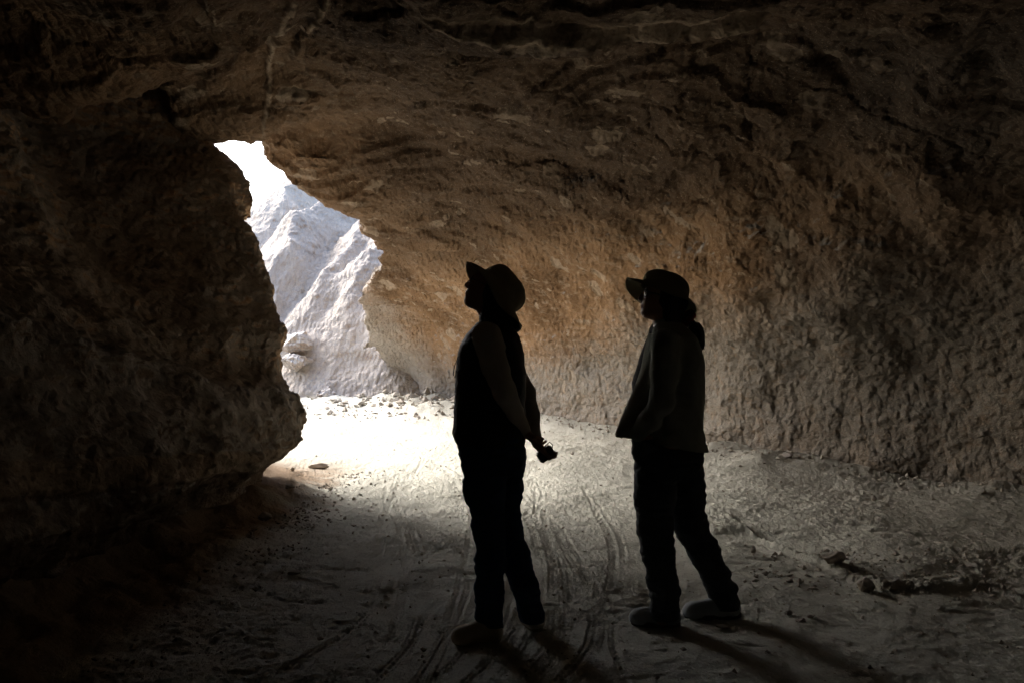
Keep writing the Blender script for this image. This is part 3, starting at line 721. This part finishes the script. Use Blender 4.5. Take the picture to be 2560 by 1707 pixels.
# ---- first person: vest, pale sleeves, hands behind her back
def person_one():
    Yp = 3.54
    def q(px, py, dy, r=None):
        x, y, z = P(px, py, Yp+dy); return (x, y, z) if r is None else (x, y, z, r)
    gzp = gz(*G(1215, 1606)); base = (q(1235, 1600, 0)[0], Yp, gzp)
    torso = [px_row(Yp, *r) for r in ((806, 1196, 1262, .0, .06), (818, 1184, 1276, 0, .115), (832, 1172, 1290, 0, .165), (860, 1158, 1303, 0, .19), (900, 1149, 1309, 0, .185), (959, 1145, 1308, 0, .165),
             (1020, 1146, 1303, 0, .15), (1060, 1146, 1305, 0, .155), (1100, 1149, 1309, 0, .17), (1140, 1154, 1309, 0, .17), (1170, 1160, 1306, 0, .165))]
    hips = [r for r in torso if r[0] < q(0, 1050, 0)[2]]
    armN = [q(1216, 842, -.185, .058), q(1236, 915, -.20, .049), q(1262, 980, -.19, .043), q(1286, 1032, -.13, .034), q(1308, 1074, -.07, .025)]
    armF = [q(1236, 842, .185, .055), q(1278, 915, .21, .047), q(1313, 985, .20, .042), q(1328, 1042, .15, .033), q(1336, 1090, .07, .026)]
    legN = [q(1212, 1140, -.085, .085), q(1213, 1220, -.085, .078), q(1222, 1320, -.075, .058), q(1226, 1400, -.07, .053), q(1224, 1475, -.06, .048), q(1224, 1545, -.05, .043)]
    legF = [q(1264, 1140, .085, .083), q(1258, 1220, .085, .074), q(1266, 1310, .08, .056), q(1288, 1390, .07, .054), q(1311, 1465, .06, .047), q(1327, 1528, .05, .043)]
    hc = q(1226, 722, 0); ax = head_axes(math.radians(25), math.radians(-6)); hc = np.array(hc)
    lo = (base[0]-.27, Yp-.40, -.03); hi = (base[0]+.32, Yp+.40, 1.80)
    fd = Field(lo, hi, .0055)
    fd.loft(torso, .04, -.022)
    fd.cone(q(1238, 812, 0), hc+ax[2]*-.05+ax[0]*-.005, .058, .056, .04)
    add_head(fd, hc, ax)
    for ch in (armN, armF): fd.chain(ch, .025, off=-.006)
    for ch in (legN, legF): fd.chain(ch, .03, off=-.008)
    wN, wF = np.array(armN[-1][:3]), np.array(armF[-1][:3])
    add_hand(fd, wN, (.55, .35, -.65), (-.3, .9, .1), (.6, .2, .62), (.5, .55, .6, .65), .85)
    pc = np.array(q(1364, 1134, .06))                                # what she holds
    dF = pc-wF; add_hand(fd, wF, dF+np.array((-.012, 0, .0)), (.25, -.9, .15), (.8, .3, .55), (.75, .8, .8, .85), 1.05)
    for b, ft in ((legN, q(1180, 1590, -.06)), (legF, q(1322, 1575, .10))):
        fd.cone(b[-1][:3], (ft[0]+.02, ft[1], .06), .038, .034, .03)
    HP = (np.array(q(1247, 731, 0)), (.81, .20, .57), (-.57, .0, .81), .114, .104, .100)
    hatclip(fd, *HP)
    body = fd.build('person', M['skin'], None, base)
    tag(body, 'person in dark vest with pale sleeves and sun hat looking up, hands clasped behind', 'person')
    # trousers
    fj = Field(lo, (hi[0], hi[1], 1.05), .006)
    fj.loft(hips, .03, .006)
    fj.chain([(a, b, c, r+.010) for a, b, c, r in legN], .03); fj.chain([(a, b, c, r+.010) for a, b, c, r in legF], .03)
    fj.cone(q(1222, 1500, -.055), q(1223, 1560, -.05), .056, .060, .02); fj.cone(q(1320, 1505, .055), q(1330, 1548, .05), .052, .055, .02)
    fj.warp(.0045, 9, 3, 3, (1, 1, 2.2)); fj.warp(.004, 22, 5, 2, (.8, .8, 2.5))
    zc1 = q(0, 1562, 0)[2]; fj.clip(lambda X, Y, Z: zc1+.0-Z+0*X+0*Y)
    zt = q(0, 1075, 0)[2]; fj.clip(lambda X, Y, Z: Z-zt+0*X+0*Y)
    fj.build('jeans', M['jeans'], body, base)
    # sleeves with the sweater under the vest
    fs = Field((lo[0], lo[1], .75), (hi[0], hi[1], 1.50), .006)
    fs.chain([(a, b, c, r+.006) for a, b, c, r in armN], .02); fs.chain([(a, b, c, r+.006) for a, b, c, r in armF], .02)
    fs.loft([r for r in torso if r[0] > q(0, 1065, 0)[2]], .03, -.018)
    fs.warp(.003, 14, 7, 3, (1, 1, 1.6)); fs.build('sweater', M['sleeve'], body, base)
    # quilted vest: shell round the torso, open at the arms, sagging hem in front
    vt = [px_row(Yp, *r) for r in ((803, 1192, 1268, 0, .085), (818, 1180, 1284, 0, .135), (838, 1165, 1296, 0, .165), (862, 1150, 1306, 0, .178), (900, 1141, 1313, 0, .182), (959, 1137, 1316, 0, .172),
          (1020, 1134, 1314, 0, .168), (1060, 1132, 1315, 0, .178), (1085, 1130, 1315, 0, .185), (1102, 1136, 1314, 0, .182), (1114, 1146, 1312, 0, .172))]
    fv = Field((lo[0], lo[1], .80), (hi[0], hi[1], 1.50), .006); fv.loft(vt, .01, 0)
    def quilt(X, Y, Z): return (fv.f + .0035*np.abs(np.sin(Z*math.pi/.085+.5*X)) - .002).astype(np.float32)
    fv.f = quilt(*fv.grid())
    fv.warp(.003, 12, 21, 3)
    cut = Field((lo[0], lo[1], .80), (hi[0], hi[1], 1.50), .006)   # arm holes
    cut.chain([(a-.004, b-.03, c-.004, r+.004) for a, b, c, r in armN[:2]], .02); cut.chain([(a, b+.03, c, r+.004) for a, b, c, r in armF[:2]], .02)
    fv.f = np.maximum(fv.f, -cut.f)
    vest = fv.build('vest', M['vest'], body, base)
    tube('zipper', [q(1152, 870, 0), q(1144, 900, 0), q(1140, 960, 0), q(1137, 1030, 0), q(1134, 1080, 0)], .004, M['plastic'], vest, base)
    tube('drawcord', [q(1146, 890, -.07), q(1136, 915, -.08), q(1133, 935, -.08), q(1137, 945, -.08), q(1142, 925, -.08)], .0022, M['plastic'], vest, base)
    # scarf-like collar and hair
    fh = Field((hc[0]-.14, Yp-.16, hc[2]-.26), (hc[0]+.20, Yp+.16, hc[2]+.16), .005)
    f, s, u = ax; Mx = np.stack([f, s, u], 1)
    def hp(a, b, d): return hc+f*a+s*b+u*d
    fh.ell(hp(-.022, 0, .025), (.100, .088, .102), Mx, .01)
    for b in (-1, 1): fh.cone(hp(-.012, b*.060, .00), hp(-.055, b*.055, -.11), .030, .034, .03)
    fh.cone(hp(-.07, 0, -.02), hp(-.065, 0, -.125), .055, .050, .04)
    fh.cone(hp(-.06, 0, -.10), q(1288, 815, 0), .052, .028, .03)
    fh.cone(q(1272, 790, 0), q(1294, 812, -.02), .035, .018, .03)
    fh.warp(.004, 30, 9, 2, (1, 1, .35))
    fh.clip(lambda X, Y, Z: ((X-hc[0])*f[0]+(Y-hc[1])*f[1]+(Z-hc[2])*f[2])-.012 - .25*np.maximum(0, ((X-hc[0])*u[0]+(Z-hc[2])*u[2])-.03))
    hatclip(fh, *HP); fh.build('hair', M['hair'], body, base)
    hat(*HP, M['khaki_hat'], body, base, brim=.078, front=.50, side=.85, back=.30, name='sun_hat', seed=2)
    # glasses
    gl = bpy.data.objects.new('glasses', None); C.objects.link(gl); gl.parent = body
    e = []
    for b in (-1, 1):
        ring = [hp(.088-.012*math.cos(2*math.pi*k/20)*.2, b*.031+.022*math.cos(2*math.pi*k/20), .004+.017*math.sin(2*math.pi*k/20)) for k in range(21)]
        tube('frame', ring, .0018, M['plastic'], gl, base, 6)
        mesh_obj('lens', [hp(.088, b*.031, .004)]+ring[:-1], [(0, k+1, (k+1) % 20+1) for k in range(20)], M['lens'], gl, base)
        tube('temple', [hp(.086, b*.052, .006), hp(.02, b*.075, .006), hp(-.02, b*.080, -.004)], .0022, M['plastic'], gl, base, 6)
    gb = gz(q(1195, 0, 0)[0], Yp)
    shoe((q(1252, 1600, -.06)[0], Yp-.055, gb+.001), (q(1138, 1600, -.06)[0], Yp-.10, gb+.001), 1.12, .1, M['shoe'], M['sole'], body, base, q(1224, 1548, -.05), .050)
    gb2 = gz(q(1332, 0, 0)[0], Yp+.08)
    shoe((q(1345, 1595, .03)[0], Yp+.035, gb2+.001), (q(1316, 1590, .2)[0], Yp+.235, gb2+.001), 1.1, .1, M['shoe'], M['sole'], body, base, q(1329, 1540, .05), .046)
    # small camera in her hand
    cam = bpy.data.objects.new('compact_camera', None); C.objects.link(cam); cam.location = pc
    bm = bmesh.new(); bmesh.ops.create_cube(bm, size=1); bmesh.ops.scale(bm, vec=(.052, .032, .078), verts=bm.verts)
    bmesh.ops.bevel(bm, geom=bm.edges[:], offset=.006, segments=3, affect='EDGES')
    me = bpy.data.meshes.new('camera_body'); bm.to_mesh(me); bm.free(); me.materials.append(M['plastic'])
    cb = bpy.data.objects.new('camera_body', me); C.objects.link(cb); cb.parent = cam
    bm = bmesh.new(); bmesh.ops.create_cone(bm, cap_ends=True, segments=32, radius1=.019, radius2=.017, depth=.02)
    me = bpy.data.meshes.new('camera_lens'); bm.to_mesh(me); bm.free(); me.materials.append(M['plastic'])
    ln = bpy.data.objects.new('camera_lens', me); C.objects.link(ln); ln.parent = cam; ln.location = (0, .024, -.008); ln.rotation_euler = (math.pi/2, 0, 0)
    cam.rotation_euler = (0, math.radians(58), math.radians(15))
    tube('strap', [(.0, 0, .035), (-.015, 0, .05), (-.035, .003, .045), (-.03, .006, .02), (-.022, .004, -.005)], .0025, M['plastic'], cam, None)
    tag(cam, 'small black camera held behind the back by the person in the vest', 'camera')

# ---- second person: open fleece jacket, hand in pocket, ponytail
def person_two():
    Yp = 3.75
    def q(px, py, dy, r=None):
        x, y, z = P(px, py, Yp+dy); return (x, y, z) if r is None else (x, y, z, r)
    base = (q(1700, 1550, 0)[0], Yp, gz(q(1700, 1550, 0)[0], Yp))
    torso = [px_row(Yp, *r) for r in ((812, 1634, 1700, 0, .06), (828, 1628, 1715, 0, .125), (850, 1624, 1730, 0, .175), (890, 1612, 1745, 0, .19), (955, 1600, 1750, 0, .18),
             (1020, 1594, 1748, 0, .165), (1070, 1592, 1750, 0, .165), (1110, 1592, 1752, 0, .175), (1150, 1596, 1752, 0, .175), (1180, 1600, 1750, 0, .17))]
    armN = [q(1662, 858, -.185, .060), q(1662, 930, -.205, .050), q(1655, 1005, -.21, .046), q(1624, 1050, -.19, .040), q(1596, 1082, -.165, .034)]
    armF = [q(1668, 858, .185, .060), q(1672, 930, .20, .050), q(1664, 1005, .21, .046), q(1630, 1050, .18, .040), q(1604, 1085, .15, .034)]
    legN = [q(1640, 1150, -.08, .088), q(1636, 1240, -.08, .076), q(1634, 1315, -.08, .062), q(1647, 1385, -.08, .058), q(1656, 1455, -.08, .050), q(1664, 1515, -.08, .044)]
    legF = [q(1706, 1150, .08, .086), q(1712, 1230, .08, .078), q(1724, 1310, .08, .066), q(1760, 1378, .08, .056), q(1790, 1438, .08, .048), q(1812, 1500, .08, .043)]
    hc = np.array(q(1656, 745, 0)); ax = head_axes(math.radians(14), math.radians(-4)); f, s, u = ax; Mx = np.stack([f, s, u], 1)
    def hp(a, b, d): return hc+f*a+s*b+u*d
    lo = (base[0]-.34, Yp-.34, -.03); hi = (base[0]+.34, Yp+.34, 1.78)
    fd = Field(lo, hi, .0055)
    fd.loft(torso, .04, -.012); fd.cone(q(1668, 820, 0), hp(-.02, 0, -.06), .056, .056, .04); add_head(fd, hc, ax, .96)
    for ch in (armN, armF): fd.chain(ch, .025, off=-.012)
    for ch in (legN, legF): fd.chain(ch, .03, off=-.010)
    for w in (armN[-1], armF[-1]):
        add_hand(fd, w[:3], (.30, .30 if w is armN[-1] else -.30, -.8), (-.8, 0, -.3), (0, .9 if w is armN[-1] else -.9, 0), (.5, .5, .55, .6), .9)
    for b, ft in ((legN, q(1650, 1555, -.08)), (legF, q(1800, 1528, .08))):
        fd.cone(b[-1][:3], (ft[0]+.01, ft[1], .06), .038, .034, .03)
    HP = (np.array(q(1659, 731, 0)), (.38, .20, .90), (-1, .0, .38), .114, .104, .093)
    hatclip(fd, *HP)
    body = fd.build('person', M['skin'], None, base)
    tag(body, 'person in grey open fleece jacket with sunglasses, sun hat and ponytail, hand in pocket', 'person')
    # trousers, loose and rucked at the ankles
    fj = Field(lo, (hi[0], hi[1], 1.05), .006)
    fj.loft([r for r in torso if r[0] < q(0, 1075, 0)[2]], .03, .004)
    fj.chain([(a, b, c, r+.014) for a, b, c, r in legN], .03); fj.chain([(a, b, c, r+.014) for a, b, c, r in legF], .03)
    fj.cone(q(1658, 1460, -.08), q(1662, 1525, -.08), .068, .068, .02); fj.cone(q(1797, 1452, .08), q(1816, 1508, .08), .062, .068, .02)
    fj.cone(q(1640, 1250, -.08), q(1639, 1320, -.08), .075, .070, .03)
    fj.cone(q(1675, 1474, -.08), q(1685, 1480, -.08), .045, .035, .008); fj.cone(q(1815, 1462, .08), q(1830, 1470, .08), .045, .035, .008)
    for aw, sg in ((armN[-1], 1), (armF[-1], -1)): fj.cone((aw[0]+.01, aw[1]+.02*sg, aw[2]-.005), (aw[0]+.035, aw[1]+.05*sg, aw[2]-.10), .046, .05, .03)
    fj.warp(.006, 8, 13, 3, (1, 1, 2.0)); fj.warp(.005, 20, 15, 2, (.8, .8, 2.5))
    zc = q(0, 1532, 0)[2]; fj.clip(lambda X, Y, Z: zc-Z+0*X+0*Y)
    zt = q(0, 1088, 0)[2]; fj.clip(lambda X, Y, Z: Z-zt+0*X+0*Y)
    fj.build('trousers', M['slacks'], body, base)
    # shirt showing in the opening
    ft_ = Field((lo[0], lo[1], .80), (hi[0], hi[1], 1.50), .006)
    ft_.loft([px_row(Yp, *r) for r in ((815, 1632, 1700, 0, .07), (850, 1616, 1728, 0, .13), (890, 1600, 1740, 0, .15), (930, 1588, 1742, 0, .15), (960, 1580, 1742, 0, .15), (1020, 1584, 1742, 0, .15), (1085, 1586, 1745, 0, .16))], .02, 0)
    ft_.warp(.003, 14, 17, 3); ft_.build('shirt', M['tee'], body, base)
    # jacket: torso shell with sleeves, open in front, front flap swinging forward
    fk = Field((lo[0], lo[1], .78), (hi[0], hi[1], 1.52), .006)
    fk.loft([px_row(Yp, *r) for r in ((806, 1630, 1702, 0, .075), (822, 1624, 1716, 0, .13), (842, 1620, 1735, 0, .18), (890, 1608, 1752, 0, .20), (955, 1600, 1757, 0, .19),
            (1010, 1596, 1757, 0, .18), (1070, 1594, 1756, 0, .185), (1100, 1592, 1760, 0, .19), (1128, 1592, 1768, 0, .19))], .02, 0)
    for ch in (armN, armF): fk.chain([(a, b, c, r+.008) for a, b, c, r in ch], .03)
    fk.warp(.005, 7, 33, 3, (1, 1, .8)); fk.warp(.003, 18, 35, 2)
    hz = lambda X, Y, Z: (CH-(1098+(X-q(1613, 0, 0)[0])*F/Yp*.18-853.5)/F*Yp)-Z+0*Y
    fk.clip(hz)
    fk.clip(lambda X, Y, Z: Z-1.475+0*X+0*Y) if False else None
    # opening: a wedge on the centre line in front
    fk.clip(lambda X, Y, Z: np.minimum(.05+.05*(1.35-Z)-np.abs(Y-Yp), (q(1650, 0, 0)[0]-X))*1.0+0*Z)
    jac = fk.build('jacket', M['jacket'], body, base)
    # flap (thick cloth panel) hanging forward, near and far side
    for sgn in (-1, 1):
        rows = []
        pts = ((832, 1624, 1640), (880, 1612, 1636), (930, 1604, 1632), (980, 1582, 1630), (1030, 1560, 1622), (1070, 1543, 1612), (1094, 1537, 1606)) if sgn < 0 else ((832, 1626, 1640), (880, 1612, 1636), (930, 1602, 1632), (980, 1592, 1630), (1030, 1580, 1622), (1070, 1568, 1612), (1096, 1560, 1606))
        V = []; nc_ = 8
        for yy, xa, xb in pts:
            for j in range(nc_):
                t = j/(nc_-1); xx = xa+(xb-xa)*t; low = sst(850, 1090, np.array(float(yy)))
                dy = sgn*(.055+.05*low+(.10-.02*low)*t**.7)+.010*math.sin(yy*.05+j)
                V.append(q(xx, yy, dy))
        Q = [(i*nc_+j, i*nc_+j+1, (i+1)*nc_+j+1, (i+1)*nc_+j) for i in range(len(pts)-1) for j in range(nc_-1)]
        fl = mesh_obj('jacket_flap', V, Q, M['jacket'], jac, base)
        m = fl.modifiers.new('Solidify', 'SOLIDIFY'); m.thickness = .008; m = fl.modifiers.new('Subdivision', 'SUBSURF'); m.levels = m.render_levels = 2
    # stand-up collar
    V = []; n_ = 28
    for k in range(3):
        for j in range(n_):
            th = math.radians(-150+300*j/(n_-1)); c = np.array(q(1666, 812, 0)); r = .062+.004*k
            V.append(c+np.array((math.cos(th)*(r+.004), math.sin(th)*r, -.010+.020*k+.012*math.cos(th)*1.0)))
    Q = [(i*n_+j, i*n_+j+1, (i+1)*n_+j+1, (i+1)*n_+j) for i in range(2) for j in range(n_-1)]
    cl = mesh_obj('collar', V, Q, M['jacket'], jac, base); m = cl.modifiers.new('Solidify', 'SOLIDIFY'); m.thickness = .007; m = cl.modifiers.new('Subdivision', 'SUBSURF'); m.levels = m.render_levels = 2
    # hair, scrunchie, ponytail
    fh = Field((hc[0]-.14, Yp-.14, hc[2]-.20), (hc[0]+.22, Yp+.14, hc[2]+.16), .005)
    fh.ell(hp(-.025, 0, .022), (.094, .084, .096), Mx, .01)
    for b in (-1, 1): fh.cone(hp(-.012, b*.060, -.0), hp(-.045, b*.048, -.085), .026, .030, .03)
    fh.cone(hp(-.06, 0, -.02), hp(-.06, 0, -.085), .052, .045, .04)
    fh.cone(hp(-.06, 0, -.085), q(1728, 808, 0), .040, .020, .03)
    fh.clip(lambda X, Y, Z: ((X-hc[0])*f[0]+(Y-hc[1])*f[1]+(Z-hc[2])*f[2])-.02)
    fh.warp(.003, 30, 9, 2, (1, 1, .35)); hatclip(fh, *HP); hair = fh.build('hair', M['hair'], body, base)
    fp = Field((q(1690, 0, 0)[0], Yp-.10, q(0, 890, 0)[2]), (q(1800, 0, 0)[0], Yp+.10, q(0, 780, 0)[2]), .005)
    fp.chain([q(1728, 808, 0, .018), q(1738, 822, -.005, .030), q(1746, 842, -.01, .026), q(1752, 860, -.01, .012), q(1756, 872, -.01, .004)], .02)
    fp.warp(.006, 35, 19, 3, (1.4, 1, .4)); pony = fp.build('ponytail', M['hair'], hair, base)
    r_ = random.Random(3)
    for k in range(26):
        a = np.array(q(1740+r_.uniform(-12, 10), 820+r_.uniform(-8, 40), r_.uniform(-.03, .02)))
        dv = np.array((r_.uniform(.005, .035), r_.uniform(-.01, .01), r_.uniform(-.035, .0)))
        tube('hair_strand', [a, a+dv*.5+np.array((.004, 0, .006)), a+dv, a+dv*1.3+np.array((.0, 0, -.010))], [.0014, .0012, .0009, .0004], M['hair'], pony, base, 5)
    V = []; nu, nv = 36, 12; cs = np.array(q(1716, 799, 0)); adir = np.array((.75, 0, -.66)); s1 = np.array((0, 1., 0)); s2 = np.cross(adir, s1)
    for i in range(nu):
        th = 2*math.pi*i/nu
        for j in range(nv):
            ph = 2*math.pi*j/nv; rr = .017*(1+.22*math.sin(th*9+ph)); R2 = .034+rr*math.cos(ph)
            V.append(cs+(s1*math.cos(th)+s2*math.sin(th))*R2+adir*rr*1.25*math.sin(ph))
    Q = [(i*nv+j, ((i+1) % nu)*nv+j, ((i+1) % nu)*nv+(j+1) % nv, i*nv+(j+1) % nv) for i in range(nu) for j in range(nv)]
    mesh_obj('scrunchie', V, Q, M['red'], hair, base)
    hat(*HP, M['olive_hat'], body, base, brim=.068, front=.22, side=.80, back=.35, name='sun_hat', seed=5)
    # wrap-round sunglasses
    gl = bpy.data.objects.new('sunglasses', None); C.objects.link(gl); gl.parent = body
    for b in (-1, 1):
        nr_, na_ = 5, 20; V = []
        for i in range(nr_):
            for k in range(na_):
                th = 2*math.pi*k/na_; r = (i+1)/nr_
                V.append(hp(.090+.006*(1-r*r)-.010*abs(.5+math.cos(th)*r*.5)*(1), b*(.034+.027*r*math.cos(th)), .004+.019*r*math.sin(th)))
        V.append(hp(.094, b*.034, .004)); Q = [(i*na_+k, i*na_+(k+1) % na_, (i+1)*na_+(k+1) % na_, (i+1)*na_+k) for i in range(nr_-1) for k in range(na_)]+[(len(V)-1, k, (k+1) % na_) for k in range(na_)]
        mesh_obj('lens', V, Q, M['lens'], gl, base)
        rim = [V[(nr_-1)*na_+k % na_] for k in range(na_+1)]
        tube('frame', rim, .002, M['plastic'], gl, base, 6)
        tube('temple', [hp(.080, b*.058, .006), hp(.03, b*.074, .006), hp(-.02, b*.078, -.002)], .0032, M['plastic'], gl, base, 6)
    g1 = gz(q(1650, 0, -.08)[0], Yp-.08); g2 = gz(q(1800, 0, .08)[0], Yp+.08)
    shoe((q(1699, 1560, -.05)[0], Yp-.06, g1+.001), (q(1584, 1540, -.1)[0], Yp-.03, g1+.001), 1.05, .1, M['sneaker'], M['dark_sole'], body, base, q(1668, 1515, -.08), .046)
    shoe((q(1852, 1540, .08)[0], Yp+.085, g2+.001), (q(1709, 1530, .08)[0], Yp+.06, g2+.001), 1.15, .1, M['sneaker'], M['dark_sole'], body, base, q(1814, 1500, .08), .048)
person_one(); person_two()

# ------------------------------------------------------------------ light and camera
sc = bpy.context.scene
w = bpy.data.worlds.new('World'); sc.world = w; w.use_nodes = True
sky = w.node_tree.nodes.new('ShaderNodeTexSky'); sky.sky_type = 'NISHITA'; sky.sun_disc = False
EL, AZ = math.radians(41), math.radians(-54)          # AZ measured from +Y, negative is to the left
sky.sun_elevation = EL; sky.sun_rotation = AZ; sky.dust_density = 4.5; sky.air_density = 1.0; sky.ozone_density = 1.0
w.node_tree.links.new(sky.outputs[0], w.node_tree.nodes['Background'].inputs[0]); w.node_tree.nodes['Background'].inputs[1].default_value = .15
ld = bpy.data.lights.new('sun', 'SUN'); ld.energy = .85; ld.angle = math.radians(28); ld.color = (1, .99, .98)
lo_ = bpy.data.objects.new('sun', ld); C.objects.link(lo_)
dirv = Vector((math.sin(AZ)*math.cos(EL), math.cos(AZ)*math.cos(EL), math.sin(EL)))
lo_.rotation_euler = dirv.to_track_quat('Z', 'Y').to_euler(); lo_.location = (-6, 14, 20)
cd = bpy.data.cameras.new('camera'); co = bpy.data.objects.new('camera', cd); C.objects.link(co); sc.camera = co
cd.sensor_width = 36; cd.lens = 36*F/2560; co.location = (0, 0, CH); co.rotation_euler = (math.pi/2, 0, 0); cd.clip_end = 500; cd.clip_start = .05
sc.view_settings.view_transform = 'Standard'; sc.view_settings.look = 'None'; sc.view_settings.exposure = 2.2; sc.view_settings.gamma = 1
sc.cycles.max_bounces = 6; sc.cycles.diffuse_bounces = 5; sc.cycles.glossy_bounces = 2; sc.cycles.use_denoising = True
sc.cycles.use_adaptive_sampling = True; sc.cycles.adaptive_threshold = .010; sc.cycles.adaptive_min_samples = 64
sc.cycles.caustics_reflective = sc.cycles.caustics_refractive = False
